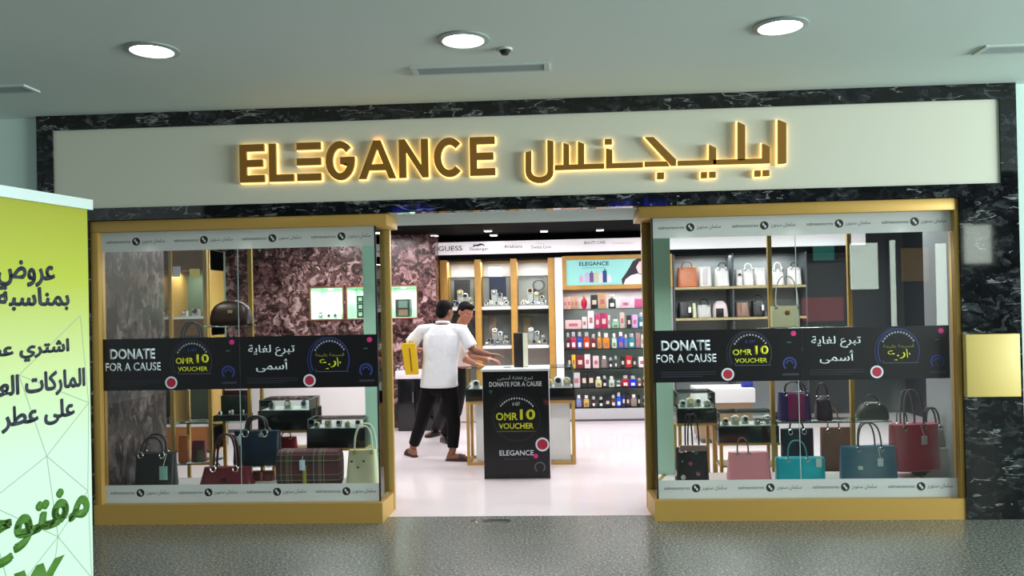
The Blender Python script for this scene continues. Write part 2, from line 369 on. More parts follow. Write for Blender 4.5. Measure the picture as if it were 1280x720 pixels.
# ------------------------------------------------------------------ display windows
PLAT = 0.154
FW = 0.075
def window(name, x0, x1, seam_px, door_side, rev):
    root = sroot(name, ((x0+x1)/2, 0, 0))
    top0 = ZL-0.002; top1 = Z(300, 286.5, 0)
    xin = (x0+0.058) if door_side > 0 else (x1-0.058)       # inner edge of the single front post
    xc = x1 if door_side > 0 else x0                        # glass corner at the entrance
    yr = 0.36
    m = MB()
    a, b = (x0, x1+0.10*1) if door_side > 0 else (x0-0.10, x1)
    m.box((min(x0, a), -0.03, top1), (max(x1, b), yr+0.03, top0), 0.004)
    if door_side > 0: m.box((x0, -0.03, 0), (xin, 0.07, top1), 0.004)
    else: m.box((xin, -0.03, 0), (x1, 0.07, top1), 0.004)
    m.build('window_frame', GOLD, root)
    # gold post at the inner end of the glass return
    pp = MB(); px = xc+0.0*door_side
    pp.box((px-0.022, yr-0.02, 0), (px+0.045, yr+0.03, top1), 0.004) if door_side > 0 else pp.box((px-0.045, yr-0.02, 0), (px+0.022, yr+0.03, top1), 0.004)
    pp.build('window_post', GOLDP, root)
    p = MB()
    if door_side > 0:
        foot = [(x0, -0.04), (xc+0.03, -0.04), (xc+0.045, 0.30), (xc-0.16, 0.92), (x0, 0.92)]
    else:
        foot = [(x1, -0.04), (x1, 0.92), (xc+0.16, 0.92), (xc-0.045, 0.30), (xc-0.03, -0.04)]
    p.prism([(x, y, 0) for x, y in foot], [(x, y, PLAT-0.004) for x, y in foot]); p.build('plinth', GOLD, root, smooth=False)
    cx = sum(x for x, y in foot)/5
    f2 = [(x+(0.04 if x < cx else -0.04), y+(0.08 if y < 0.1 else -0.01)) for x, y in foot]
    t = MB(); t.prism([(x, y, PLAT-0.003) for x, y in f2], [(x, y, PLAT) for x, y in f2]); t.build('platform', WHITE, root, smooth=False)
    xs = X(seam_px, 0, 400)
    e0 = xin if door_side > 0 else xc; e1 = xc if door_side > 0 else xin
    zb, zt = PLAT-0.01, top1
    for u, v in ((e0, xs-0.002), (xs+0.002, e1)):
        MB().box((u, 0.02, zb), (v, 0.028, zt)).build('glass_pane', GLASS, root, smooth=False)
    MB().box((xc-0.004, 0.034, zb), (xc+0.004, yr-0.02, zt)).build('glass_pane', GLASS, root, smooth=False)
    s = MB(); s.box((xs-0.002, 0.02, zb), (xs+0.002, 0.028, zt)); s.build('glass_joint', M('silicone', (190, 215, 210), 0.4), root, smooth=False)
    s = MB(); s.box((xc-0.006, 0.018, zb), (xc+0.006, 0.032, zt)); s.build('corner_joint', M('black_silicone', (18, 22, 22), 0.5), root, smooth=False)
    # frosted vinyl on the front glass
    wz = Z(300, 311, 0); wb = Z(300, 606, 0)
    pl = Plane((0, 0.02, 0), (1, 0, 0), (0, -1, 0))
    v = MB(); slab(v, pl, rpoly((e0, wz, e1, zt)), 0.0006, 0.0006); v.build('vinyl_strip', FROST, root, smooth=False, label='frosted strip along the top of the glass')
    v = MB(); slab(v, pl, rpoly((e0, zb+0.004, e1, wb)), 0.0006, 0.0006); v.build('vinyl_strip', FROST, root, smooth=False, label='frosted strip along the foot of the glass')
    ya = 0.86                                               # pale green upright panel at the back of the platform
    sp0, sp1 = (X(455.5, ya, 450), X(472, ya, 450)) if door_side > 0 else (X(818.5, ya, 450), X(840.5, ya, 450))
    MB().box((sp0, ya, PLAT), (sp1, ya+0.03, ZL-0.001)).build('side_panel', M('pale_green_panel', (196, 240, 222), 0.5), root, smooth=False, label='pale green upright panel beside the entrance')
    INK = M('vinyl_ink', (62, 74, 72), 0.6); INKD = M('vinyl_emblem_ink', (22, 24, 26), 0.6); WH = M('vinyl_white', (200, 210, 205), 0.6)
    n = 4; span = (e1-e0)/n
    for zc in ((wz+zt)/2+0.002, (wb+zb)/2+0.012):
        for k in range(n):
            c = (e0+span*(k+0.52), zc); r = 0.031
            d = MB(); slab(d, pl, disc(c, r), 0.0014, 0.0006); e = d.build('emblem', INKD, root, smooth=False)
            d = MB()
            slab(d, pl, [(c[0]-0.016, c[1]+0.010), (c[0]-0.006, c[1]+0.022), (c[0]+0.004, c[1]+0.002), (c[0]-0.008, c[1]-0.003)], 0.0024, 0.0005)
            slab(d, pl, [(c[0]+0.016, c[1]-0.010), (c[0]+0.006, c[1]-0.022), (c[0]-0.004, c[1]-0.002), (c[0]+0.008, c[1]+0.003)], 0.0024, 0.0005)
            d.build('emblem_mark', WH, e, smooth=False)
            text_on('lettering', 'salmanstores', pl, (c[0]-0.235, zc-0.010, c[0]-0.045, zc+0.013), INK, root, 0.0014, 0.0006)
            text_on('lettering', arab('سلمان ستورز'), pl, (c[0]+0.045, zc-0.018, c[0]+0.225, zc+0.018), INK, root, 0.0014, 0.0006)
    return root
WL = window('window_1', XL1, X(471, 0, 450), 297, 1, False)
WR = window('window_2', X(819, 0, 450), XR0+0.03, 997.5, -1, False)

# ------------------------------------------------------------------ promotional banners on the glass
BP = Plane((0, 0.0185, 0), (1, 0, 0), (0, -1, 0))
VB = M('banner_black_vinyl', (16, 16, 20), 0.35); TW = M('banner_white_ink', (214, 224, 230), 0.6); TY = M('banner_yellow_ink', (208, 214, 30), 0.6)
TB = M('banner_blue_ink', (44, 58, 122), 0.6); TG = M('banner_grey_ink', (92, 96, 108), 0.6); TR = M('banner_red_ink', (176, 32, 62), 0.6); TP = M('banner_pink_ink', (214, 40, 130), 0.6); TGN = M('banner_green_ink', (44, 92, 70), 0.6); TDG = M('banner_dim_ink', (48, 50, 62), 0.6)
def banner(r, arabic, label):
    u0, z0, u1, z1 = r; w, h = u1-u0, z1-z0
    U = lambda a: u0+w*a
    Zz = lambda b: z1-h*b
    m = MB(); slab(m, BP, rpoly(r), 0.0, 0.001)
    root = m.build('window_banner', VB, smooth=False, loc=((u0+u1)/2, 0.018, z0)); tag(root, label, 'banner', 'black charity banners on the windows')
    R = lambda a0, b0, a1, b1: (U(a0), Zz(b1), U(a1), Zz(b0))
    if not arabic:
        text_on('lettering', 'DONATE', BP, R(0.055, 0.19, 0.385, 0.395), TW, root, 0.001, bold=0.03)
        text_on('lettering', 'FOR A CAUSE', BP, R(0.02, 0.46, 0.425, 0.62), TW, root, 0.001, bold=0.012)
        text_on('lettering', 'OMR', BP, R(0.535, 0.385, 0.665, 0.50), TY, root, 0.001, bold=0.02)
        text_on('lettering', '10', BP, R(0.685, 0.32, 0.775, 0.49), TY, root, 0.001, bold=0.03)
        text_on('lettering', 'VOUCHER', BP, R(0.55, 0.56, 0.765, 0.645), TY, root, 0.001, bold=0.012)
        text_on('lettering', '& GET', BP, R(0.62, 0.215, 0.69, 0.265), TB, root, 0.001, bold=0.01)
        arc = 'DONATE ANY ITEM'; cx, zr = 0.655, 0.58
    else:
        text_on('lettering', arab('تبرع لغاية'), BP, R(0.06, 0.16, 0.40, 0.39), TW, root, 0.001, bold=0.012)
        text_on('lettering', arab('أسمى'), BP, R(0.115, 0.44, 0.35, 0.69), TW, root, 0.001, bold=0.012)
        text_on('lettering', arab('قسيمة بقيمة'), BP, R(0.55, 0.335, 0.76, 0.42), M('banner_dim_yellow', (120, 124, 40), 0.6), root, 0.001)
        text_on('lettering', arab('ر.ع'), BP, R(0.575, 0.46, 0.70, 0.66), TY, root, 0.001, bold=0.01)
        text_on('lettering', '\u0661\u0660', BP, R(0.705, 0.43, 0.735, 0.60), TY, root, 0.001, bold=0.012)
        arc = None; cx, zr = 0.655, 0.58
    c = (U(0.655), Zz(0.47)); rr = h*0.42
    m = MB(); ringtube(m, BP, c, w*0.14, 0.008, 0.001, -30, 210, 40, rr); ringtube(m, BP, (c[0]-0.006, c[1]), w*0.155, 0.004, 0.001, 100, 215, 24, rr*1.05)
    m.build('ring_print', TB if arabic else TDG, root, smooth=False)
    m = MB()
    for k in range(13):
        A = math.radians(148-k*9.6); p = (c[0]+math.cos(A)*w*0.122, c[1]+math.sin(A)*rr*0.86)
        slab(m, BP, [(p[0]-0.007, p[1]-0.007), (p[0]+0.006, p[1]-0.007), (p[0]+0.006, p[1]+0.007), (p[0]-0.004, p[1]+0.007)], 0.001, 0.001)
    m.build('arc_lettering', M('banner_arc_ink', (150, 156, 170), 0.6), root, smooth=False)
    m = MB(); slab(m, BP, rpoly(R(0.55, 0.69, 0.79, 0.70)), 0.001, 0.001); slab(m, BP, rpoly(R(0.55, 0.64, 0.554, 0.70)), 0.001, 0.001); m.build('underline_print', TG, root, smooth=False)
    q = (U(0.50 if not arabic else 0.505), Zz(0.86)); m = MB(); ringtube(m, BP, q, h*0.105, 0.012, 0.001); e = m.build('seal', TW, root, smooth=False)
    m = MB(); slab(m, BP, disc(q, h*0.095), 0.001, 0.001); m.build('seal_centre', TR, e, smooth=False)
    m = MB(); slab(m, BP, disc((U(0.945), Zz(0.10)), h*0.05, 16), 0.001, 0.001); m.build('pink_dot', TP, root, smooth=False)
    m = MB(); slab(m, BP, rpoly(R(0.90, 0.255, 0.93, 0.28)), 0.001, 0.001); m.build('green_mark', TGN, root, smooth=False)
    g = (U(0.915), Zz(0.68)); m = MB(); ringtube(m, BP, g, h*0.115, 0.013, 0.001, -50, 230); ringtube(m, BP, g, h*0.06, 0.01, 0.001, 0, 180, 18); m.build('crest', TB, root, smooth=False)
    m = MB(); slab(m, BP, rpoly(R(0.865, 0.86, 0.975, 0.90)), 0.001, 0.001); m.build('crest_caption', TDG, root, smooth=False)
    m = MB()
    for b in (0.80, 0.845, 0.885): slab(m, BP, rpoly(R(0.05, b, 0.42 if b < 0.85 else 0.33, b+0.012)), 0.001, 0.001)
    m.build('small_print', TDG, root, smooth=False)
    return root
for seam, x0, x1, yt, yb, labs in ((300, 128.5, 472, 421, 486, ('black DONATE FOR A CAUSE window banner beside the yellow roll-up stand', 'black Arabic window banner above the plaid bag and cream tote')),
                                  (1003, 816.5, 1187, 410, 475.5, ('black DONATE FOR A CAUSE window banner above the pink handbag', 'black Arabic window banner above the teal and burgundy totes'))):
    zt = Z((x0+x1)/2, yt, 0.02); zb = Z((x0+x1)/2, yb, 0.02)
    ua, us, ub = X(x0, 0.02, 450), X(seam, 0.02, 450), X(x1, 0.02, 450)
    banner((ua, zb, us-0.001, zt), False, labs[0]); banner((us+0.001, zb, ub, zt), True, labs[1])

# ------------------------------------------------------------------ illuminated shop signs on the fascia
SP = Plane((0, -0.035, 0), (1, 0, 0), (0, -1, 0))
HALO = M('warm_halo_acrylic', (255, 222, 140), 0.5, emit=2.3, ecol=(255, 214, 128)); LET = M('bronze_letter_face', (150, 104, 34), 0.4, 0.1)
def sign_letter(root, polys, depth=0.05, grow=0.0055):
    """one channel letter: metal body with a lit acrylic back a little wider than its face"""
    m = MB()
    for q, p in enumerate(polys): slab(m, SP, p, 0.022+q*0.0008, depth-0.022+q*0.0008)
    o = m.build('letter', LET, root, smooth=False)
    h = MB()
    for q, p in enumerate(polys): slab(h, SP, grow_poly(p, grow), 0.004+q*0.0004, 0.016)
    h.build('halo', HALO, o, smooth=False, label='glowing acrylic back')
    return o
def grow_poly(p, g):
    n = len(p); A = sum(p[i][0]*p[(i+1) % n][1]-p[(i+1) % n][0]*p[i][1] for i in range(n)); s = 1 if A > 0 else -1; out = []
    for i in range(n):
        a, b, c = V(p[i-1]), V(p[i]), V(p[(i+1) % n]); d1 = (b-a).normalized(); d2 = (c-b).normalized()
        n1 = V((d1.y, -d1.x))*s; n2 = V((d2.y, -d2.x))*s; k = 1+n1.dot(n2)
        o = (n1+n2)*(g/max(k, 0.35)); out.append((b.x+o.x, b.y+o.y))
    return out
uL, zB = SP.uv(303, 229.5); uR, _ = SP.uv(620, 224)
zTop = SP.uv(303, 182.5)[1]; HC = zTop-zB; SWD = HC*0.185
latin = thing('illuminated_sign', 'backlit bronze ELEGANCE letters on the cream fascia', 'sign', ((uL+uR)/2, -0.035, zB), 'backlit shop name signs')
upx = (uR-uL)/317.0
def ux(px): return uL+(px-303)*upx
def R4(a, b, c, d): return [(a, b), (c, b), (c, d), (a, d)]
def letE(a, b, stem=True):
    a, b = ux(a), ux(b); w = SWD; mid = (zB+zTop)/2
    if not stem: return [R4(a, zB, b, zB+w), R4(a, mid-w/2, b, mid+w/2), R4(a, zTop-w, b, zTop)]
    return [[(a, zB), (b, zB), (b, zB+w), (a+w, zB+w), (a+w, mid-w/2), (b-0.012, mid-w/2), (b-0.012, mid+w/2), (a+w, mid+w/2), (a+w, zTop-w), (b, zTop-w), (b, zTop), (a, zTop)]]
def arcband(cx, cz, rx, rz, w, a0, a1, n=22):
    t = [math.radians(a0+(a1-a0)*k/n) for k in range(n+1)]
    return [(cx+math.cos(x)*rx, cz+math.sin(x)*rz) for x in t]+[(cx+math.cos(x)*(rx-w), cz+math.sin(x)*(rz-w)) for x in reversed(t)]
sign_letter(latin, letE(303, 334))
a, b = ux(340), ux(371); sign_letter(latin, [[(a, zB), (b, zB), (b, zB+SWD), (a+SWD, zB+SWD), (a+SWD, zTop), (a, zTop)]])
sign_letter(latin, letE(375, 405, False))
cz, rz = (zB+zTop)/2, HC/2+0.004
a, b = ux(411), ux(447); cx, rx = (a+b)/2, (b-a)/2
g = arcband(cx, cz, rx, rz, SWD, 42, 360)
n = 23; outer, inner = g[:n], g[n:]
sign_letter(latin, [outer+[(cx+rx, cz+SWD*0.5), (cx+0.0, cz+SWD*0.5), (cx+0.0, cz-SWD*0.5), (cx+rx-SWD, cz-SWD*0.5)]+inner[1:]])
a, b = ux(452), ux(498); c = (a+b)/2; w = SWD*1.08; zc = zB+HC*0.22
k = lambda z, s: c+s*((b-a)/2-(z-zB)/HC*((b-a)/2-w*0.5))
w2 = w*0.95; hb = SWD*0.85
sign_letter(latin, [[(a, zB), (a+w2, zB), (c+w2*0.42, zTop), (c-w2*0.5, zTop)], [(b-w2, zB), (b, zB), (c+w2*0.5, zTop), (c-w2*0.42, zTop)],
                    [(k(zc, -1)+w2*0.4, zc), (k(zc, 1)-w2*0.4, zc), (k(zc+hb, 1)-w2*0.4, zc+hb), (k(zc+hb, -1)+w2*0.4, zc+hb)]])
a, b = ux(502), ux(538); w = SWD
sign_letter(latin, [[(a, zB), (a+w, zB), (a+w, zTop-w*1.75), (b-w*0.9, zB), (b, zB), (b, zTop), (b-w, zTop), (b-w, zB+w*1.75), (a+w*0.9, zTop), (a, zTop)]])
a, b = ux(545), ux(583); cx, rx = (a+b)/2, (b-a)/2
sign_letter(latin, [arcband(cx, cz, rx, rz, SWD, 44, 316)])
sign_letter(latin, letE(589, 620))

def SU(u, v): return SP.uv(640+u/2.0, v/2.0)
c0 = SU(380, 420)
ar = thing('illuminated_sign', 'backlit bronze Arabic letters on the cream fascia', 'sign', (c0[0], -0.035, c0[1]), 'backlit shop name signs')
Pq = lambda *pts: [SU(*p) for p in pts]
sign_letter(ar, [Pq((661, 303), (681, 311), (681, 411), (661, 413))])                                              # alef
sign_letter(ar, [Pq((622, 362), (640, 370), (640, 411), (500, 414.5), (500, 402.5), (622, 399))])                                   # ya
sign_letter(ar, [Pq((561, 308), (579, 317), (579, 403), (561, 404))])                                              # lam
sign_letter(ar, [Pq((490, 365), (507, 373), (507, 414.3), (412, 417), (412, 405), (490, 403))])                       # second ya
for u0, u1, v in ((603, 618, 429), (623, 639, 428), (470, 485, 433), (490, 506, 432)):
    sign_letter(ar, [Pq((u0, v), (u1, v-0.4), (u1, v+14.6), (u0, v+15))])
sign_letter(ar, [Pq((331, 346), (352, 346), (408, 402), (408, 417), (396, 417))])                                        # jeem
sign_letter(ar, [Pq((330, 407.5), (384, 406), (392, 418), (330, 419.5))])
sign_letter(ar, [Pq((361, 434), (378, 433.5), (378, 450), (361, 450.5))])
sign_letter(ar, [Pq((234, 374), (250, 378), (250, 411), (326, 408.5), (326, 421), (234, 423.5))])                                                # noon
sign_letter(ar, [Pq((231, 351), (249, 350.5), (249, 364), (231, 364.5))])
sign_letter(ar, [Pq((164, 357), (180, 363), (180, 413), (230, 411.3), (230, 423.7), (106, 428), (106, 416), (164, 413.5))])
sign_letter(ar, [Pq((128, 360), (143, 366), (143, 414), (128, 415))])
bowl = [(104, 357), (104, 432)]+[(69+35*math.cos(math.radians(t)), 432+28*math.sin(math.radians(t))) for t in range(20, 181, 20)]+[(34, 384), (49, 380), (49, 430)]+[(69+19.5*math.cos(math.radians(t)), 431+14*math.sin(math.radians(t))) for t in range(160, -1, -20)]+[(88, 353)]
sign_letter(ar, [[SU(*p) for p in bowl]])
# warm lamps behind the letters spill on the fascia through the acrylic backs themselves

# ------------------------------------------------------------------ ceiling fittings
for px, py, lab in ((190, 62, 'round recessed ceiling downlight above the yellow roll-up side of the shopfront'), (579, 49, 'round recessed ceiling downlight next to the small dark detector'), (975, 32, 'round recessed ceiling downlight above the Arabic sign')):
    p = WZ(px, py, CEILZ); t = thing('ceiling_downlight', lab, 'ceiling light', (p.x, p.y, CEILZ), 'mall ceiling downlights')
    m = MB(); n = 36
    prof = [(0.150, 0), (0.150, -0.008), (0.120, -0.014), (0.118, -0.004), (0.118, 0)]
    rings = [[V((p.x+r*math.cos(2*math.pi*k/n), p.y+r*math.sin(2*math.pi*k/n), CEILZ+z)) for k in range(n)] for r, z in prof]
    m.loft(rings, False).build('trim_ring', M('lamp_trim', (150, 164, 160), 0.4), t)
    MB().cyl((p.x, p.y, CEILZ-0.006), (p.x, p.y, CEILZ-0.001), 0.117, n=36).build('diffuser', M('downlight_glow', (250, 255, 255), emit=9), t)
    spot('downlight_lamp', (p.x, p.y, CEILZ-0.03), 55, (0.93, 1.0, 0.97), 130, 0.1)
def vent(cx, cy, w, d, lab):
    t = thing('ceiling_vent', lab, 'air vent', (cx, cy, CEILZ), 'ceiling air vents'); x0, x1, y0, y1 = cx-w/2, cx+w/2, cy-d/2, cy+d/2; z = CEILZ; f = 0.02
    m = MB()
    for a, b in (((x0, y0, z-0.012), (x1, y0+f, z)), ((x0, y1-f, z-0.012), (x1, y1, z)), ((x0, y0+f, z-0.012), (x0+f*1.6, y1-f, z)), ((x1-f*1.6, y0+f, z-0.012), (x1, y1-f, z))): m.box(a, b)
    m.build('vent_frame', M('vent_white', (196, 206, 202), 0.5), t)
    MB().box((x0+f, y0+f, z-0.002), (x1-f, y1-f, z-0.0005)).build('vent_backing', M('vent_grey', (96, 106, 108), 0.7), t)
    s = MB(); k = 4
    for i in range(k):
        y = y0+f+(d-2*f)*(i+0.5)/k; s.prism([(x0+f, y-0.008, z-0.003), (x0+f, y-0.005, z-0.001), (x0+f, y+0.008, z-0.010), (x0+f, y+0.005, z-0.012)], [(x1-f, y-0.008, z-0.003), (x1-f, y-0.005, z-0.001), (x1-f, y+0.008, z-0.010), (x1-f, y+0.005, z-0.012)])
    s.build('vent_louvre', M('vent_louvre', (150, 162, 162), 0.5), t)
vent(-0.445, -0.87, 0.88, 0.17, 'long white linear air vent in the ceiling above the two signs')
vent(3.12, -0.87, 0.92, 0.17, 'linear air vent at the bright wall side of the ceiling')
vent(-3.9, -0.80, 0.86, 0.17, 'linear air vent at the dim roll-up side of the ceiling')
p = WZ(631, 61, CEILZ); t = thing('smoke_detector', 'small dark ceiling detector beside the middle downlight', 'detector', (p.x, p.y, CEILZ))
MB().cyl((p.x, p.y, CEILZ), (p.x, p.y, CEILZ-0.012), 0.045).build('mounting_ring', M('vent_white'), t)
m = MB(); m.cyl((p.x, p.y, CEILZ-0.012), (p.x, p.y, CEILZ-0.035), 0.034, 0.02); m.build('sensor_head', BLACKM, t)

# cream block on the marble column, floor plates
a = W(1203.5, 418, -0.06); b = W(1273, 495, -0.06)
m = MB().box((a.x, -0.10, b.z), (b.x, -0.05, a.z), 0.006); o = m.build('wall_panel', M('cream_panel', (222, 198, 116), 0.5), loc=((a.x+b.x)/2, -0.05, b.z)); tag(o, 'plain cream yellow box panel on the dark marble column', 'panel')
p = WZ(621, 651, 0); t = thing('door_floor_plate', 'dark metal plate set into the floor at the entrance line', 'floor plate', (p.x, p.y, 0))
MB().box((p.x-0.10, p.y-0.035, 0), (p.x+0.10, p.y+0.035, 0.003), 0.001).build('plate', M('dark_plate', (58, 60, 66), 0.35, 0.6), t)
m = MB(); m.cyl((p.x-0.17, p.y, 0), (p.x-0.17, p.y, 0.004), 0.03); m.build('pivot_cap', CHROME, t)
# ------------------------------------------------------------------ yellow roll-up banner in the mall
pr = WZ(112, 250, 2.0); pl_ = WZ(1, 232, 2.0); ud = V((pr.x-pl_.x, pr.y-pl_.y, 0)).normalized()
RN = V((ud.y, -ud.x, 0)); RN = RN if RN.dot(CAM-pr) > 0 else -RN
ROLLP = Plane((pr.x, pr.y, 0), ud, RN)
RWID = 0.85
ru = thing('rollup_banner', 'yellow and white Arabic roll-up banner standing in the mall walkway', 'banner stand', tuple(ROLLP.pt(-RWID/2, 0)))
def rollbox(mb, u0, u1, z0, z1, o0, o1):
    mb.prism([ROLLP.pt(u0, z0, o0), ROLLP.pt(u1, z0, o0), ROLLP.pt(u1, z1, o0), ROLLP.pt(u0, z1, o0)], [ROLLP.pt(u0, z0, o1), ROLLP.pt(u1, z0, o1), ROLLP.pt(u1, z1, o1), ROLLP.pt(u0, z1, o1)]); return mb
nm = bpy.data.materials.new('printed_gradient'); nm.use_nodes = True; nt = nm.node_tree; bs = nt.nodes['Principled BSDF']; bs.inputs['Roughness'].default_value = 0.5
tc = nt.nodes.new('ShaderNodeTexCoord'); sx = nt.nodes.new('ShaderNodeSeparateXYZ'); mr = nt.nodes.new('ShaderNodeMapRange'); mr.inputs['From Max'].default_value = 2.0
rp = nt.nodes.new('ShaderNodeValToRGB'); els = rp.color_ramp.elements
for _ in range(3): els.new(0.5)
for e, (q, c) in zip(els, [(0.0, (206, 232, 220)), (0.58, (206, 232, 210)), (0.72, (200, 218, 150)), (0.86, (176, 188, 52)), (1.0, (150, 152, 16))]): e.position = q; e.color = lin(c)
nt.links.new(tc.outputs['Object'], sx.inputs[0]); nt.links.new(sx.outputs['Z'], mr.inputs['Value']); nt.links.new(mr.outputs[0], rp.inputs[0]); nt.links.new(rp.outputs[0], bs.inputs['Base Color'])
rollbox(MB(), -RWID, -0.012, 0.08, 1.975, -0.0012, 0).build('printed_sheet', nm, ru, smooth=False)
rollbox(MB(), -RWID-0.01, 0.002, 1.965, 2.0, -0.014, 0.012).build('top_rail', M('silver_rail', (206, 222, 220), 0.35, 0.3), ru, smooth=False)
rollbox(MB(), -RWID-0.02, 0.01, 0.0, 0.085, -0.07, 0.05).build('base_cassette', M('silver_rail'), ru, smooth=False)
MB().cyl(ROLLP.pt(-RWID/2, 0.03, -0.03), ROLLP.pt(-RWID/2, 1.975, -0.008), 0.008).build('support_pole', CHROME, ru)
for s in (-0.12, -RWID+0.12): MB().cyl(ROLLP.pt(s, 0.012, -0.2), ROLLP.pt(s, 0.012, 0.2), 0.011).build('foot', CHROME, ru)
INKN = M('navy_print', (34, 44, 62), 0.6); INKG = M('green_print', (70, 122, 34), 0.6)
def rr(x0, y0, x1, y1): return ROLLP.rect(x0, y0, x1, y1)
for body, r in (('عروض', (-3, 324, 68, 357)), ('بمناسبة', (-3, 358, 86, 388)), ('اشتري عطر', (-30, 430, 86, 457)), ('الماركات العالمية', (-55, 476, 106, 511)), ('على عطر خ', (-24, 514, 93, 552))):
    text_on('lettering', arab(body), ROLLP, rr(*r), INKN, ru, 0.0005, 0.0008, bold=0.008, fat=0.0022)
text_on('lettering', arab('مفتوح'), ROLLP, rr(-22, 640, 111, 716), INKG, ru, 0.0005, 0.0008, bold=0.01, fat=0.0055)
text_on('lettering', 'Now', ROLLP, rr(-112, 750, 82, 806), INKG, ru, 0.0005, 0.0008, bold=0.03, shear=0.2)
m = MB(); rnd = random.Random(3); TL = M('hairline_print', (150, 172, 156), 0.6)
nodes = [(-0.05, 1.60), (-0.30, 1.42), (-0.02, 1.30), (-0.20, 1.15), (-0.42, 1.05), (-0.03, 1.0), (-0.16, 0.88), (-0.34, 0.75), (-0.02, 0.70), (-0.22, 0.55), (-0.45, 0.5), (-0.05, 0.42)]
for i in range(len(nodes)):
    for j in range(i+1, len(nodes)):
        a, b = nodes[i], nodes[j]
        if (a[0]-b[0])**2+(a[1]-b[1])**2 < 0.14:
            d = V((b[0]-a[0], b[1]-a[1])).normalized(); nn = (-d.y*0.0012, d.x*0.0012)
            slab(m, ROLLP, [(a[0]+nn[0], a[1]+nn[1]), (b[0]+nn[0], b[1]+nn[1]), (b[0]-nn[0], b[1]-nn[1]), (a[0]-nn[0], a[1]-nn[1])], 0.0001, 0.0003)
m.build('line_pattern', TL, ru, smooth=False)
# ------------------------------------------------------------------ back wall: lit brand band, watch wall, perfume cabinet
YB = 5.05
zb0, zb1 = 2.335, 2.508
bx0, bx1 = X(540, YB, 312), 4.2
sb = thing('brand_band', 'long white lit band of brand names along the top of the back wall', 'sign band', ((bx0+bx1)/2, 5.3, zb0))
MB().box((bx0, YB, zb0), (bx1, 5.545, zb1)).build('light_box', M('lit_band', (250, 246, 250), 0.4, emit=0.35), sb, smooth=False)
sbox('trim_5', (bx0, YB+0.05, zb1), (bx1, 5.55, SHOPC), M('black_ceiling'))
sbox('trim_6', (bx0, YB+0.03, 2.265), (bx1, 5.55, zb0), M('black_ceiling'))
KP = Plane((0, YB, 0), (1, 0, 0), (0, -1, 0)); GI = M('grey_brand_ink', (60, 58, 72), 0.6); GD = M('dark_brand_ink', (44, 44, 56), 0.6)
text_on('lettering', 'GUESS', KP, KP.rect(548, 308, 578, 314), GI, sb, 0.0002, bold=0.01)
text_on('lettering', 'Slazenger', KP, KP.rect(587, 309.5, 611, 314.5), GI, sb, 0.0002)
m = MB(); cu, cz_ = KP.uv(598, 307); s = 0.0115
slab(m, KP, [(cu+a*s, cz_+b*s) for a, b in ((-7, 2.4), (-5.5, 1.2), (-1, 1.4), (2, 2.6), (5, 2.2), (8, 0.2), (7, -0.6), (4, 0.6), (2, -0.2), (-1, -0.8), (-4, -0.2), (-6, -2), (-7, -1.6), (-5.6, 0.4))], 0.0002, 0.001); m.build('leaping_cat_mark', GD, sb, smooth=False)
text_on('lettering', 'Arabians', KP, KP.rect(630, 306, 653, 310.5), GI, sb, 0.0002)
text_on('lettering', '\u2022 \u2022 \u2022', KP, KP.rect(672, 304, 680, 305.2), GI, sb, 0.0002)
text_on('lettering', 'Swiss Line', KP, KP.rect(664, 307, 689, 311), GI, sb, 0.0002)
text_on('lettering', 'BEAUTY CARE', KP, KP.rect(730, 301.5, 757, 305.5), GI, sb, 0.0002)
text_on('lettering', 'b e a u t y  c a r e', KP, KP.rect(766, 303, 792, 305.4), GI, sb, 0.0002)
# small square lamps in the black shop ceiling
for i, (px, py) in enumerate(((543, 293), (610, 287), (680, 287.5), (750, 286), (617, 292.5), (752, 291.5))):
    p = WZ(px, py, SHOPC-0.002)
    t = thing('shop_spotlight', f'square shop spotlight above the {["marble wall corner", "GUESS end of the brand band", "middle of the watch wall", "perfume cabinet, larger of the pair", "leaping cat mark, beyond the larger one", "perfume cabinet, smaller of the pair"][i]}', 'spotlight', (p.x, p.y, SHOPC), 'square spotlights in the shop ceiling')
    y0, y1 = p.y-0.06, p.y+0.06
    MB().box((p.x-0.055, y0, SHOPC-0.022), (p.x+0.055, y1, SHOPC), 0.004).build('housing', M('lamp_trim'), t)
    MB().box((p.x-0.045, y0+0.008, SHOPC-0.026), (p.x+0.045, y1-0.008, SHOPC-0.021)).build('lens', M('spot_glow', (255, 252, 255), emit=6), t, smooth=False)

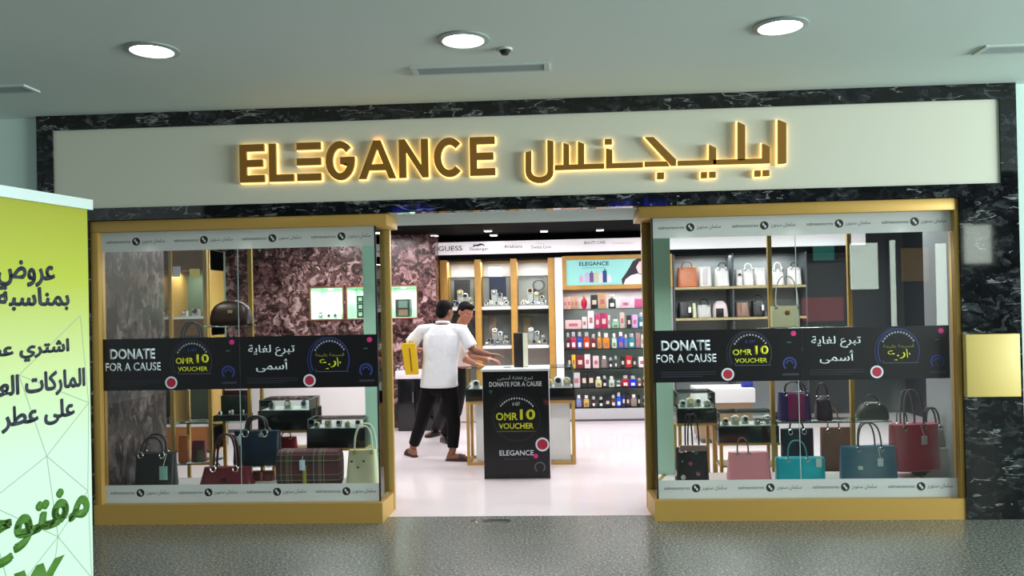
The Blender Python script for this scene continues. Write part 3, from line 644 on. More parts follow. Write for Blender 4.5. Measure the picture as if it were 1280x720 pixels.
# watch wall: three bays between golden posts
YW = 5.08
posts = [(551, 560), (594, 602), (639, 647), (686, 694)]
pxs = [(X(a, YW, 390), X(b, YW, 390)) for a, b in posts]
ztop = 2.262
zsh = [Z(625, 383, YW), Z(625, 432, YW), Z(625, 478, YW)]
ww = thing('watch_wall', 'white shelved watch wall between gold posts behind the two men', 'display shelving', ((pxs[0][0]+pxs[-1][1])/2, 5.3, 0))
for a, b in pxs: MB().box((a, YW-0.02, 0), (b, 5.5, ztop), 0.004).build('post', WOODG, ww)
MB().box((pxs[0][0], 5.46, 0.01), (pxs[-1][1], 5.54, ztop)).build('back_panel', GREYW, ww, smooth=False)
for i in range(3):
    x0, x1 = pxs[i][1]+0.002, pxs[i+1][0]-0.002
    for z in zsh: MB().box((x0, YW+0.01, z-0.045), (x1, 5.458, z), 0.003).build('shelf', M('lit_white_shelf', (240, 240, 240), 0.4), ww)
    MB().box((x0, YW+0.06, 0.01), (x1, 5.458, zsh[2]-0.06)).build('base_cabinet', WHITE, ww, smooth=False)
    for k, (z, top) in enumerate(((zsh[0], Z(625, 346, YW)), (zsh[1], Z(625, 394, YW)))):
        g = MB(); th = 0.006
        g.box((x0+0.01, YW+0.03, z+0.001), (x1-0.01, YW+0.03+th, top)); g.box((x0+0.01, YW+0.03, top), (x1-0.01, 5.45, top+th))
        go = g.build('glass_cover', CASEG, ww, smooth=False)
        e = MB()
        for xx in (x0+0.006, x1-0.012): e.box((xx, YW+0.026, z+0.001), (xx+0.006, YW+0.034, top))
        e.box((x0+0.006, YW+0.026, top-0.003), (x1-0.006, YW+0.034, top+0.004)); e.build('glass_edge', M('dark_glass_edge', (40, 62, 54), 0.3), go, smooth=False)
    area('shelf_strip_light', ((x0+x1)/2, 5.2, ztop-0.03), (0.36, 0.06), 5.0, (1, 1, 0.98))

WATCHN = [0]
STRAPS = [('black leather', (24, 22, 24)), ('steel', (170, 174, 178)), ('brown leather', (84, 52, 34)), ('gold', (186, 150, 78)), ('navy', (30, 38, 74)), ('white', (228, 226, 224))]
DIALS = [(232, 232, 228), (20, 22, 26), (36, 50, 96), (206, 186, 120)]
def watch(x, y, z, s, label, group, strap, dial, cushion=(226, 224, 220), detail=True, ped=0.0):
    """a wristwatch wrapped round a small cushion block, dial facing the window"""
    t = thing('wristwatch', label, 'watch', (x, y, z), group); w = s*0.36
    if ped: MB().box((x-w*0.75, y-s*0.18, z), (x+w*0.75, y+s*0.24, z+ped), 0.003).build('pedestal', M('pedestal_%d' % (strap[0] % 2), (30, 30, 36) if strap[0] % 2 else (224, 224, 224), 0.5), t); z = z+ped
    c = MB()
    rings = []
    for k in range(9):
        a = k/8; yy = y-s*0.22+s*0.44*a; rr_ = s*0.30*(0.82+0.18*math.sin(math.pi*a)); rings.append([V((x+w*1.0*math.cos(2*math.pi*j/12), 0, 0)) for j in range(1)])
    c.box((x-w*0.8, y-s*0.2, z), (x+w*0.8, y+s*0.28, z+s*0.62), s*0.06); c.build('cushion', M('cushion_%d_%d_%d' % cushion, cushion, 0.7), t)
    b = MB(); q = w*0.42
    pts = []
    for k in range(9):
        A = math.radians(-62+k*(124+62)/8); pts.append((y-s*0.03-math.cos(A)*s*0.25, z+s*0.40+math.sin(A)*s*0.32))
    b.loft([[V((x-q, a, d)), V((x+q, a, d)), V((x+q, a+s*0.05, d)), V((x-q, a+s*0.05, d))] for a, d in pts]); b.build('strap', M('strap_%d_%d_%d' % strap, strap, 0.4, 0.5 if strap[0] == 170 or strap[0] == 186 else 0), t)
    d = MB(); d.cyl((x, y-s*0.27, z+s*0.42), (x, y-s*0.34, z+s*0.45), w*0.62, w*0.58, 18); dd = d.build('watch_case', CHROME, t)
    if detail:
        e = MB(); e.cyl((x, y-s*0.339, z+s*0.449), (x, y-s*0.347, z+s*0.4525), w*0.48, n=16); e.build('dial', M('dial_%d_%d_%d' % dial, dial, 0.3), t)
    return t
def watches(xa, xb, y, z, s, n, place, group, lead, ped=0.0):
    for i in range(n):
        x = xa+(xb-xa)*(i+0.5)/n; nm, st = STRAPS[(WATCHN[0]*5+i*3) % 6]; dl = DIALS[(WATCHN[0]+i) % 4]; WATCHN[0] += 1
        watch(x, y+0.03*((i*7) % 3-1), z, s*(1.0+0.12*((i*5) % 3-1)), f'{nm} strap wristwatch, {ORD[i]} from {lead}, {place}', group, st, dl, ped=ped*(1+0.5*((i*3) % 4-1.5)))
def panel(name, label, x0, x1, y, z0, z1, col, cat='display panel', frame=None, group=None, lean=0.03):
    t = thing(name, label, cat, ((x0+x1)/2, y, z0), group)
    m = MB(); m.prism([(x0, y, z0), (x1, y, z0), (x1, y+lean, z1), (x0, y+lean, z1)], [(x0, y+0.012, z0), (x1, y+0.012, z0), (x1, y+lean+0.012, z1), (x0, y+lean+0.012, z1)]); m.build('board', M('board_%d_%d_%d' % col, col, 0.45), t, smooth=False)
    f = MB(); f.box(((x0+x1)/2-0.02, y+0.013, z0), ((x0+x1)/2+0.02, y+0.075, z0+0.012)); f.build('easel_foot', frame or BLACKM, t, smooth=False)
    return t
bayname = ['bay by the marble wall', 'middle bay', 'bay by the white column']
boards = [[((568, 588), (350, 379), (46, 44, 48)), ((612, 633), (347, 381), (30, 36, 62)), ((664, 672), (361, 380), (24, 24, 34))],
          [((572, 590), (397, 428), (70, 62, 62)), ((611, 620), (396, 411), (178, 150, 142)), ((654, 663), (396, 414), (184, 160, 128))]]
for lv in range(2):
    for i in range(3):
        (pa, pb), (qa, qb), c = boards[lv][i]; yb = 5.385 if i == 2 else 5.34
        x0, x1 = X(pa, yb), X(pb, yb); z0 = zsh[lv]+0.0005; z1 = Z((pa+pb)/2, qa, yb)
        panel('display_board', f'{["dark", "navy", "black"][i] if lv == 0 else ["brown", "pinkish", "tan"][i]} upright display board in the {bayname[i]}, {"upper" if lv == 0 else "lower"} watch shelf', x0, x1, yb, z0, z1, c, group='display boards of the watch wall')
        a, b = pxs[i][1]+0.03, pxs[i+1][0]-0.03
        place = f'{"upper" if lv == 0 else "lower"} shelf, {["marble-side", "middle", "column-side"][i]} watch bay'
        watches(a, b, 5.16, zsh[lv]+0.0005, 0.105, 5, 'front row, '+place, 'wristwatches of the watch wall', 'the marble end')
        watches(a+0.02, b-0.02, 5.25, zsh[lv]+0.0005, 0.125, 4, 'back row, '+place, 'wristwatches of the watch wall', 'the marble end', ped=0.085)
z = Z(620, 346, YW)+0.0065
panel('price_card', 'blank white card standing on the glass cover of the middle watch bay', X(612, YW+0.1), X(628, YW+0.1), YW+0.1, z, Z(620, 334, YW+0.1), (238, 232, 232), 'card')
# round ring stand in the bay by the white column
x = X(674, 5.3); z = zsh[0]+0.0005; t = thing('ring_stand', 'tall round watch stand in the bay by the white column, upper shelf', 'watch stand', (x, 5.36, z))
MB().tube([(x+math.cos(k*math.pi/10)*0.075, 5.36, z+0.29+math.sin(k*math.pi/10)*0.075) for k in range(20)], 0.014, 8, True).build('ring', M('grey_stand', (98, 96, 104), 0.4), t)
m = MB(); m.cyl((x, 5.36, z+0.01), (x, 5.36, z+0.216), 0.009); m.cyl((x, 5.36, z), (x, 5.36, z+0.012), 0.03); m.build('stem', M('grey_stand'), t)

# perfume cabinet
YP = 5.06
cx0, cx1 = X(704.5, YP, 420), X(842, YP, 420); wx0, wx1 = X(695, YP, 420), cx0-0.001
pc = thing('perfume_cabinet', 'oak trimmed perfume cabinet with glass shelves and a lit advertisement', 'display cabinet', ((cx0+cx1)/2, 5.3, 0))
MB().box((wx0, YP-0.02, 0.005), (wx1, 5.54, 2.262)).build('side_column', M('white_column', (244, 240, 246), 0.4), pc, smooth=False, label='white end column')
MB().box((cx0, 5.40, 0.17), (cx1, 5.54, 2.262)).build('back_panel', M('cabinet_grey', (158, 156, 158), 0.5), pc, smooth=False)
MB().box((cx1-0.02, YP, 0.17), (cx1, 5.40, 2.262)).build('side_panel', M('cabinet_grey'), pc, smooth=False)
zplin = Z(760, 509.5, YP)
MB().box((cx0, YP, 0.03), (cx1, 5.40, zplin-0.012), 0.004).build('plinth_box', M('silver_plinth', (178, 178, 182), 0.4), pc)
MB().box((cx0, YP+0.02, 0.0), (cx1, 5.38, 0.03)).build('kick_board', M('kick_grey', (92, 94, 98), 0.4), pc, smooth=False)
za0, za1 = Z(760, 361, YP), Z(760, 319, YP); f = 0.055
m = MB(); m.box((cx0, YP-0.02, za0), (cx1, 5.40, za0+f)); m.box((cx0, YP-0.02, za1-f), (cx1, 5.40, za1)); m.box((cx0, YP-0.02, za0+f), (cx0+f, 5.40, za1-f)); m.box((cx1-f, YP-0.02, za0+f), (cx1, 5.40, za1-f)); m.build('header_frame', WOODG, pc, smooth=False)
MB().box((cx0+f, YP+0.0, za0+f), (cx1-f, 5.2, za1-f)).build('light_box', M('ad_teal', (140, 206, 200), 0.4, emit=0.22), pc, smooth=False, label='lit teal advertisement')
AP = Plane((0, YP, 0), (1, 0, 0), (0, -1, 0))
text_on('ad_lettering', 'ELEGANCE', AP, AP.rect(724, 327.5, 761, 332.5), M('ad_navy', (44, 62, 96), 0.6), pc, 0.0003, bold=0.02)
text_on('ad_lettering', 'perfumes & cosmetics', AP, AP.rect(728, 334, 757, 336.3), M('ad_soft', (92, 140, 150), 0.6), pc, 0.0003)
for i, (a, top, c) in enumerate(((724, 346, (214, 160, 196)), (731, 342, (196, 178, 214)), (737, 341, (110, 76, 140)), (743, 341, (204, 190, 160)), (749, 343, (226, 214, 224)), (753.5, 338.5, (38, 62, 124)), (759, 345, (220, 216, 226)))):
    m = MB(); slab(m, AP, rpoly(AP.rect(a, top, a+5, 353)), 0.0003, 0.0008); slab(m, AP, rpoly(AP.rect(a+1.6, top-2.2, a+3.4, top)), 0.0003, 0.0008); m.build('ad_print_bottle', M('adp_%d_%d_%d' % c, c, 0.5), pc, smooth=False)
ap = lambda pts: [AP.uv(*p) for p in pts]
m = MB(); slab(m, AP, ap([(778, 356), (777, 349), (782, 342), (787, 334), (791, 326.5), (797, 323), (807, 322.5), (812, 326), (814, 340), (806, 350), (792, 352), (785, 352)]), 0.0003, 0.0008); m.build('ad_print_hair', M('adp_hair', (40, 30, 48), 0.6), pc, smooth=False)
m = MB(); slab(m, AP, ap([(795, 334), (799, 327), (805, 326), (808, 331), (807, 338), (803, 343), (798, 341)]), 0.0012, 0.0008); m.build('ad_print_face', M('adp_skin', (238, 204, 206), 0.6), pc, smooth=False)
m = MB(); slab(m, AP, ap([(779, 356.5), (782, 349), (789, 344), (797, 342), (804, 344), (812, 346), (815, 356)]), 0.0022, 0.0008); m.build('ad_print_blouse', M('adp_white', (240, 236, 242), 0.6), pc, smooth=False)
zrow = [Z(760, y, YP+0.03) for y in (385.5, 410.5, 435.5, 460, 484, 508.7)]
for z in zrow:
    MB().box((cx0, YP+0.005, z-0.012), (cx1-0.02, 5.40, z)).build('shelf', SHELFG, pc, smooth=False)
area('cabinet_light', ((cx0+cx1)/2, YP+0.14, za0-0.03), (1.2, 0.08), 9, (1, 1, 1))
a4 = lambda u: 695+u/7.2
a5 = lambda u: 695+u/8.0
ROWS = [
 [(75,103,0,371.5,'peach',(214,160,140),'x'),(107,140,0,371,'blush',(212,168,152),'x'),(143,166,0,371,'tan',(198,152,110),'x'),(170,207,0,371,'caramel',(190,146,108),'x'),(232,288,0,369,'crimson',(186,22,52),'r'),(318,385,0,368.5,'black',(26,32,34),'x'),(390,458,0,367,'beige gold',(190,150,104),'x'),(478,545,0,368,'green black',(24,44,38),'b'),(590,675,0,374,'pale pink',(232,186,208),'x'),(715,790,0,373,'hot pink',(206,76,146),'x')],
 [(85,230,0,400,'wide pale pink',(222,182,184),'x'),(237,282,0,396,'white and rose',(222,208,208),'x'),(290,345,0,388,'tall white',(232,226,232),'x'),(354,398,0,393,'magenta',(190,38,104),'x'),(404,464,0,391,'deep raspberry',(172,26,88),'x'),(471,490,0,394,'slim cream',(214,206,196),'x'),(505,575,0,399,'mint green',(120,190,160),'b'),(579,620,0,390.5,'beige',(206,178,168),'x'),(641,681,0,394,'black',(22,20,30),'x'),(688,738,0,393.5,'lilac',(202,160,218),'x'),(743,796,0,391,'teal',(26,120,140),'b')],
 [(88,128,0,416,'dark wine',(92,16,40),'b'),(132,182,0,415,'crimson',(178,30,82),'b'),(188,236,0,415,'cobalt',(48,72,178),'b'),(248,304,0,415,'vermilion',(196,58,34),'b'),(312,360,0,418,'dark red',(120,22,30),'b'),(372,408,0,415,'amber',(204,140,50),'b'),(420,480,0,416.5,'bright orange',(232,130,20),'b'),(502,545,0,417,'pale mint',(176,222,200),'b'),(556,609,0,415,'violet blue',(70,76,190),'b'),(613,645,0,418,'sky blue',(66,120,200),'b'),(652,708,0,417,'turquoise',(30,130,140),'b'),(716,757,0,416,'dusty rose',(150,120,122),'x'),(765,799,0,418,'cream',(222,212,204),'x')],
 [(110,148,1,444,'black and gold',(44,38,28),'x'),(151,190,1,443.5,'yellow',(214,178,30),'x'),(197,275,1,443.7,'wide dark red',(112,20,44),'x'),(280,338,1,443,'white and pink',(232,206,212),'x'),(364,424,1,445,'pink-lidded white',(222,186,190),'x'),(450,504,1,445,'grey',(126,122,124),'b'),(522,560,1,447,'charcoal',(46,44,48),'b'),(577,610,1,445,'black and white',(64,70,66),'b'),(642,684,1,446,'black',(18,18,20),'x'),(691,754,1,444.5,'scarlet',(176,24,40),'x'),(762,800,1,447,'white-labelled black',(26,26,32),'x'),(822,887,1,446,'white',(232,228,226),'x')],
 [(157,232,1,466,'silver white',(190,184,188),'x'),(240,305,1,465.5,'tall black',(14,14,18),'x'),(308,378,1,465,'broad black',(18,18,24),'x'),(384,447,1,471,'pale yellow',(196,200,140),'b'),(456,500,1,470,'sooty black',(28,24,30),'b'),(520,575,1,470.5,'frosted mint',(176,212,194),'b'),(582,645,1,476,'low green-grey',(70,90,82),'b'),(651,720,1,469.5,'ruby',(168,20,40),'b'),(726,795,1,470,'royal blue',(22,44,214),'b'),(806,845,1,473,'amber brown',(120,86,52),'b'),(852,905,1,471,'chestnut',(84,46,36),'b')],
 [(190,240,1,494,'silver blue',(112,134,200),'b'),(263,318,1,494.5,'golden',(200,164,90),'b'),(341,385,1,496,'plum',(52,26,34),'b'),(413,460,1,496.5,'jet black',(16,16,20),'b'),(476,530,1,496.5,'matt black',(24,24,28),'x'),(536,585,1,494,'silver-capped brown',(84,60,56),'b'),(590,640,1,491,'electric blue',(20,80,214),'b'),(646,682,1,493,'navy',(20,30,84),'x'),(687,724,1,494,'dark maroon',(48,18,30),'x'),(736,794,1,493.5,'silver and black',(140,128,130),'b'),(802,830,1,494,'slim black',(20,20,24),'x'),(852,905,1,495,'dark grey',(58,60,64),'b')]]
def bottle(x0, x1, y, z, h, col, root, round_=False):
    w = x1-x0; c = (x0+x1)/2; cm = M('pf_%d_%d_%d' % col, col, 0.25)
    if round_:
        m = MB(); m.ell((c, y+0.03, z+h*0.42), (w/2, 0.032, h*0.42)); m.box((c-w*0.3, y, z), (c+w*0.3, y+0.06, z+h*0.1)); m.build('flask', cm, root)
        MB().cyl((c, y+0.03, z+h*0.8), (c, y+0.03, z+h), w*0.16).build('cap', M('pf_gold_cap', (196, 160, 90), 0.3, 0.6), root); return
    m = MB(); m.box((c-w/2, y, z), (c+w/2, y+0.055, z+h*0.68), min(w, 0.055)*0.16); m.cyl((c, y+0.028, z+h*0.66), (c, y+0.028, z+h*0.74), w*0.2); m.build('flask', cm, root)
    light = sum(col) < 330
    MB().box((c-w*0.3, y+0.008, z+h*0.73), (c+w*0.3, y+0.047, z+h), 0.005).build('cap', M('pf_cap_silver', (196, 196, 202), 0.3, 0.4) if light else M('pf_cap_light', (226, 216, 214), 0.4), root)
    MB().box((c-w*0.28, y-0.0012, z+h*0.12), (c+w*0.28, y-0.0002, z+h*0.38)).build('paper_label', M('pf_label_%d' % light, (222, 218, 216) if light else (150, 110, 90), 0.5), root, smooth=False)
rown = ['top', 'second', 'third', 'fourth', 'fifth', 'bottom']
for ri, row in enumerate(ROWS):
    for k, (u0, u1, which, top, cn, col, kind) in enumerate(row):
        q = a5 if which else a4; y = YP+0.03
        x0, x1 = X(q(u0), y, 420)+0.001, X(q(u1), y, 420)-0.001; x0 = max(x0, cx0+0.004); z = zrow[ri]+0.0004; h = Z((q(u0)+q(u1))/2, top, y)-z
        noun = {'x': 'perfume box', 'b': 'perfume bottle', 'r': 'round perfume bottle'}[kind]
        t = thing(noun.replace(' ', '_').replace('round_', ''), f'{cn} {noun}, {ORD[k]} from the white column on the {rown[ri]} perfume shelf', 'perfume', ((x0+x1)/2, y+0.03, z), f'perfumes on the {rown[ri]} shelf')
        if kind == 'x':
            MB().box((x0, y, z), (x1, y+0.065, z+h), 0.003).build('carton', M('pf_%d_%d_%d' % col, col, 0.4), t)
            light = sum(col) > 360; w = x1-x0
            MB().box((x0+w*0.22, y-0.0012, z+h*0.3), (x1-w*0.22, y-0.0002, z+h*0.62)).build('front_label', M('pf_lab_%d' % light, (168, 104, 112) if light else (206, 190, 170), 0.5), t, smooth=False)
        else: bottle(x0, x1, y, z, h, col, t, kind == 'r')

# ------------------------------------------------------------------ low counters along the marble wall
YC = 4.40
x0, x1 = X(495, YC, 500), X(566, YC, 500); zc = Z(510, 473.5, YC)
t = thing('low_cabinet', 'gloss black low cabinet with white top below the marble wall', 'cabinet', ((x0+x1)/2, YC+0.14, 0))
MB().box((x0+0.02, YC+0.01, 0.0), (x1-0.01, YC+0.29, zc), 0.004).build('body', M('cabinet_black_gloss', (20, 22, 26), 0.12), t)
m = MB(); n = 3
for i in range(n):
    a = x0+0.03+(x1-x0-0.05)*i/n; b = x0+0.03+(x1-x0-0.05)*(i+1)/n-0.01; d = MB().box((a, YC-0.004, 0.04), (b, YC+0.012, zc-0.02), 0.003).build('door', M('cabinet_black_gloss'), t); MB().box((b-0.03, YC-0.018, zc*0.55), (b-0.02, YC-0.004, zc*0.75)).build('handle', CHROME, d)
MB().box((x0, YC-0.02, zc), (x1, YC+0.30, Z(510, 463.5, YC)), 0.004).build('worktop', WHITE, t)
zt = Z(510, 463.5, YC)+0.0003
for i, (px, h, col, lab) in enumerate(((497.5, 0.07, (60, 66, 80), 'small dark bottle on the white-topped black cabinet'), (502, 0.055, (196, 190, 200), 'small pale bottle on the white-topped black cabinet'), (507, 0.06, (168, 60, 130), 'small magenta bottle on the white-topped black cabinet'))):
    x = X(px, YC+0.06, 460); o = thing('tester_bottle', lab, 'bottle', (x, YC+0.06, zt), 'tester bottles on the black cabinet'); bottle(x-0.02, x+0.02, YC+0.04, zt, h, col, o)
x0, x1 = -4.9, X(466, YC, 500)
t = thing('wall_counter', 'long pinkish white counter below the marble wall niches', 'counter', ((x0+x1)/2, YC+0.14, 0))
MB().box((x0, YC+0.01, 0.05), (x1, YC+0.29, 0.78), 0.003).build('body', M('counter_white', (238, 226, 230), 0.3), t)
MB().box((x0-0.01, YC-0.01, 0.78), (x1+0.01, YC+0.30, 0.82), 0.004).build('worktop', WHITE, t); MB().box((x0+0.02, YC+0.04, 0), (x1-0.02, YC+0.27, 0.05)).build('kick_board', M('kick_grey'), t, smooth=False)
# things in the niches
z = nz0+0.0064
a, b = NX[0]
for i, fr in enumerate((0.22, 0.45, 0.68, 0.88)):
    nm, st = STRAPS[i]; watch(a+(b-a)*fr, NY+0.14+0.05*(i % 2), z, 0.09+0.03*(i == 0), f'{nm} strap wristwatch in the lit niche, {ORD[i]} along from the yellow roll-up side', 'watches in the lit niche', st, DIALS[i % 4])
a, b = NX[1]; s = 0.10
for cI in range(2):
    for r in range(3):
        x = a+0.09+cI*(s+0.022); zz = z+r*(s+0.003)
        t = thing('framed_box', f'black framed display box in the second niche, {["entrance-far", "entrance-near"][cI]} column, {["at the foot", "in the middle", "on top"][r]}', 'display box', (x+s/2, NY+0.2, zz), 'black framed boxes in the niche')
        MB().box((x, NY+0.16, zz), (x+s, NY+0.26, zz+s), 0.004).build('frame', BLACKM, t); MB().box((x+0.024, NY+0.156, zz+0.024), (x+s-0.024, NY+0.1598, zz+s-0.024)).build('display_face', M('mint_face', (150, 186, 166), 0.4), t, smooth=False)
a, b = NX[2]; x0, x1 = X(494, NY+0.15, 385), X(512, NY+0.15, 385); h = 0.245
t = thing('display_chest', 'dark two-tier display chest inside the niche beside the entrance post', 'display chest', ((x0+x1)/2, NY+0.22, z))
MB().box((x0, NY+0.16, z), (x1, NY+0.34, z+h), 0.006).build('carcass', M('chest_dark', (44, 48, 46), 0.35), t)
for k, (lo, hi, c) in enumerate(((0.08, 0.42, (126, 104, 86)), (0.52, 0.9, (104, 124, 118)))): MB().box((x0+0.045, NY+0.155, z+h*lo), (x1-0.03, NY+0.161, z+h*hi)).build('drawer_front', M('chest_%d' % k, c, 0.3), t, smooth=False)

# ------------------------------------------------------------------ gold trimmed watch cabinet seen through the window by the roll-up
YK = 3.0
x0, x1 = X(186, YK, 400), X(263, YK, 400); xm = X(213, YK, 400); zk1 = Z(225, 313, YK); zs = [Z(225, 531, YK), Z(225, 396, YK)]
ck = thing('watch_cabinet', 'tall gold and brown watch cabinet behind the dark round-handled bag', 'cabinet', ((x0+x1)/2, YK+0.2, 0))
for a in (x0, xm-0.02, x1-0.045): MB().box((a, YK, 0), (a+0.042, YK+0.42, zk1), 0.003).build('post', GOLD, ck)
BRN = M('cabinet_brown', (112, 78, 40), 0.5, vary=0.15)
MB().box((x0+0.002, YK+0.40, 0.02), (x1-0.002, YK+0.45, zk1)).build('back_panel', M('cabinet_greenish', (96, 118, 100), 0.4), ck, smooth=False)
MB().box((x0+0.003, YK+0.03, Z(225, 338, YK)), (x1-0.003, YK+0.398, zk1-0.002)).build('header', BRN, ck, smooth=False)
MB().box((x0+0.003, YK+0.03, zs[1]-0.22), (x1-0.003, YK+0.398, zs[1]-0.03)).build('drawer_band', BRN, ck, smooth=False)
MB().box((x0+0.003, YK+0.03, 0.02), (x1-0.003, YK+0.398, zs[0]-0.03)).build('base_cabinet', M('cabinet_orange', (176, 104, 40), 0.5), ck, smooth=False)
for z in zs: MB().box((x0+0.003, YK+0.02, z-0.028), (x1-0.003, YK+0.398, z)).build('shelf', M('lit_white_shelf'), ck, smooth=False)
area('cabinet_light', ((x0+x1)/2, YK+0.18, Z(225, 338, YK)-0.02), (0.5, 0.05), 4, (1, 0.97, 0.9))
watches(x0+0.06, xm-0.03, YK+0.16, zs[1]+0.0005, 0.11, 2, 'upper shelf of the brown cabinet', 'watches in the gold and brown cabinet', 'the cheek wall')
watches(xm+0.05, x1-0.05, YK+0.16, zs[1]+0.0005, 0.12, 3, 'upper shelf of the brown cabinet', 'watches in the gold and brown cabinet', 'the gold post')
watches(x0+0.06, xm-0.03, YK+0.16, zs[0]+0.0005, 0.11, 2, 'low shelf of the brown cabinet', 'watches in the gold and brown cabinet', 'the cheek wall')
m_ = [(216, 225, 333, 346, (206, 210, 220), 'pale blue'), (237, 249, 336, 347, (232, 214, 120), 'pale yellow')]
for a, b, t_, u_, c, nm in m_:
    o = MB().box((X(a, YK), YK+0.016, Z(a, u_, YK)), (X(b, YK), YK+0.0295, Z(a, t_, YK))).build('price_card', M('card_%d' % c[2], c, 0.6), smooth=False, loc=(X(a, YK), YK+0.02, Z(a, u_, YK))); tag(o, f'{nm} card fixed to the header of the gold and brown cabinet', 'card')

# ------------------------------------------------------------------ showcase table and the charity podium in the entrance
YS = 2.10
x0, x1 = X(582.5, YS, 500), X(718.5, YS, 500); y0, y1 = YS, YS+0.40
zb = 0.0; zk0, zk1, zg = Z(590, 502, YS), Z(590, 487, YS), Z(590, 461, YS)
st = thing('watch_showcase', 'glass watch showcase on a gold framed table behind the charity podium', 'showcase', ((x0+x1)/2, (y0+y1)/2, 0))
for a, b in ((x0, y0), (x1-0.03, y0), (x0, y1-0.03), (x1-0.03, y1-0.03)): MB().box((a, b, 0), (a+0.03, b+0.03, zk0), 0.002).build('leg', GOLD, st)
t = 0.03
for z in (0.0, zk0-0.03):
    m = MB()
    ring = lambda d, zz: [V((x0+d, y0+d, zz)), V((x1-d, y0+d, zz)), V((x1-d, y1-d, zz)), V((x0+d, y1-d, zz))]
    for k in range(4):
        a, b = k, (k+1) % 4; o0, i0, o1, i1 = ring(0.002, z), ring(t, z), ring(0.002, z+t), ring(t, z+t)
        for q in ((o0[a], o0[b], i0[b], i0[a]), (o1[a], i1[a], i1[b], o1[b]), (o0[a], o1[a], o1[b], o0[b]), (i0[a], i0[b], i1[b], i1[a])): m.bm.faces.new([m.bm.verts.new(v) for v in q])
    bmesh.ops.remove_doubles(m.bm, verts=m.bm.verts[:], dist=1e-5); m._m(); m.build('frame_rail', GOLD, st, smooth=False)
MB().box((x0+0.09, y0+0.05, 0.035), (x1-0.05, y1-0.05, zk0-0.035)).build('inner_cabinet', M('showcase_white', (220, 224, 222), 0.35), st, smooth=False)
MB().box((x0-0.004, y0-0.004, zk0), (x1+0.004, y1+0.004, zk1), 0.003).build('base_tray', BLACK, st)
def glassbox(x0, x1, y0, y1, z0, z1, root, edge=(96, 128, 118)):
    g = MB(); t = 0.005
    g.box((x0, y0, z0), (x1, y0+t, z1-t)); g.box((x0, y1-t, z0), (x1, y1, z1-t)); g.box((x0, y0+t, z0), (x0+t, y1-t, z1-t)); g.box((x1-t, y0+t, z0), (x1, y1-t, z1-t)); g.box((x0, y0, z1-t), (x1, y1, z1))
    o = g.build('glass_cover', CASEG, root, smooth=False); e = MB(); r = 0.0022
    for p, q in (((x0, y0, z1), (x1, y0, z1)), ((x0, y1, z1), (x1, y1, z1)), ((x0, y0, z1), (x0, y1, z1)), ((x1, y0, z1), (x1, y1, z1)), ((x0, y0, z0), (x0, y0, z1)), ((x1, y0, z0), (x1, y0, z1)), ((x0, y1, z0), (x0, y1, z1)), ((x1, y1, z0), (x1, y1, z1))): e.cyl(p, q, r, n=6)
    e.build('glass_edge', M('green_glass_edge', edge, 0.3), o); return o
glassbox(x0+0.005, x1-0.005, y0+0.005, y1-0.005, zk1+0.0005, zg, st)
MB().box((x0+0.02, y0+0.02, zk1+0.0003), (x1-0.02, y1-0.02, zk1+0.004)).build('display_mat', M('mat_pale', (202, 206, 202), 0.7), st, smooth=False)
watches(x0+0.04, x0+0.27, y0+0.14, zk1+0.0045, 0.13, 2, 'in the gold framed showcase', 'watches in the gold framed showcase', 'the men')
watches(x1-0.30, x1-0.03, y0+0.14, zk1+0.0045, 0.13, 3, 'in the gold framed showcase', 'watches in the gold framed showcase', 'the podium')

YO = 1.44
x0, x1 = X(604, YO, 530), X(687, YO, 530); zo = Z(645, 464, YO)
po = thing('charity_podium', 'white podium with a black DONATE FOR A CAUSE poster in the entrance', 'podium', ((x0+x1)/2, YO+0.22, 0))
MB().box((x0, YO, 0), (x1, YO+0.44, zo), 0.004).build('body', WHITE, po)
MB().box((x0-0.012, YO-0.02, zo), (x1+0.012, YO+0.45, zo+0.022), 0.004).build('top', M('podium_top', (230, 240, 238), 0.2), po)
PP = Plane((0, YO, 0), (1, 0, 0), (0, -1, 0)); c = PP.rect(604.5, 465, 686.5, 598)
m = MB(); slab(m, PP, rpoly((x0+0.002, 0.006, x1-0.002, zo-0.002)), 0.0005, 0.002); pb = m.build('poster', VB, po, smooth=False)
PR = lambda *r: PP.rect(*r)
o_ = 0.0026
text_on('lettering', arab('تبرع لغاية أسمى'), PP, PR(622, 469.5, 666, 476.5), TW, pb, o_)
text_on('lettering', 'DONATE FOR A CAUSE', PP, PR(611.5, 477.5, 677, 483.5), TW, pb, o_, bold=0.02)
text_on('lettering', '& GET', PP, PR(640.5, 503, 650, 506.8), TW, pb, o_)
text_on('lettering', 'OMR', PP, PR(620, 516, 647, 525.5), TY, pb, o_, bold=0.02)
text_on('lettering', '10', PP, PR(650, 511.5, 669, 524.8), TY, pb, o_, bold=0.03)
text_on('lettering', 'VOUCHER', PP, PR(623.5, 529, 667, 536.3), TY, pb, o_, bold=0.02)
text_on('lettering', 'ELEGANCE', PP, PR(624.5, 563, 667, 569.5), TW, pb, o_, bold=0.01)
text_on('lettering', 'perfumes watches accessories', PP, PR(630, 573, 661, 575), TG, pb, o_)
cc = PP.uv(646, 522); m = MB(); ringtube(m, PP, cc, 0.215, 0.006, o_, 0, 360); ringtube(m, PP, cc, 0.232, 0.003, o_, 110, 230, 20); m.build('ring_print', TDG, pb, smooth=False)
m = MB()
for k in range(15):
    A = math.radians(142-k*7.6); p = (cc[0]+math.cos(A)*0.185, cc[1]+0.005+math.sin(A)*0.175); slab(m, PP, [(p[0]-0.006, p[1]-0.008), (p[0]+0.006, p[1]-0.008), (p[0]+0.005, p[1]+0.008), (p[0]-0.005, p[1]+0.008)], o_, 0.001)
m.build('arc_lettering', TW, pb, smooth=False)
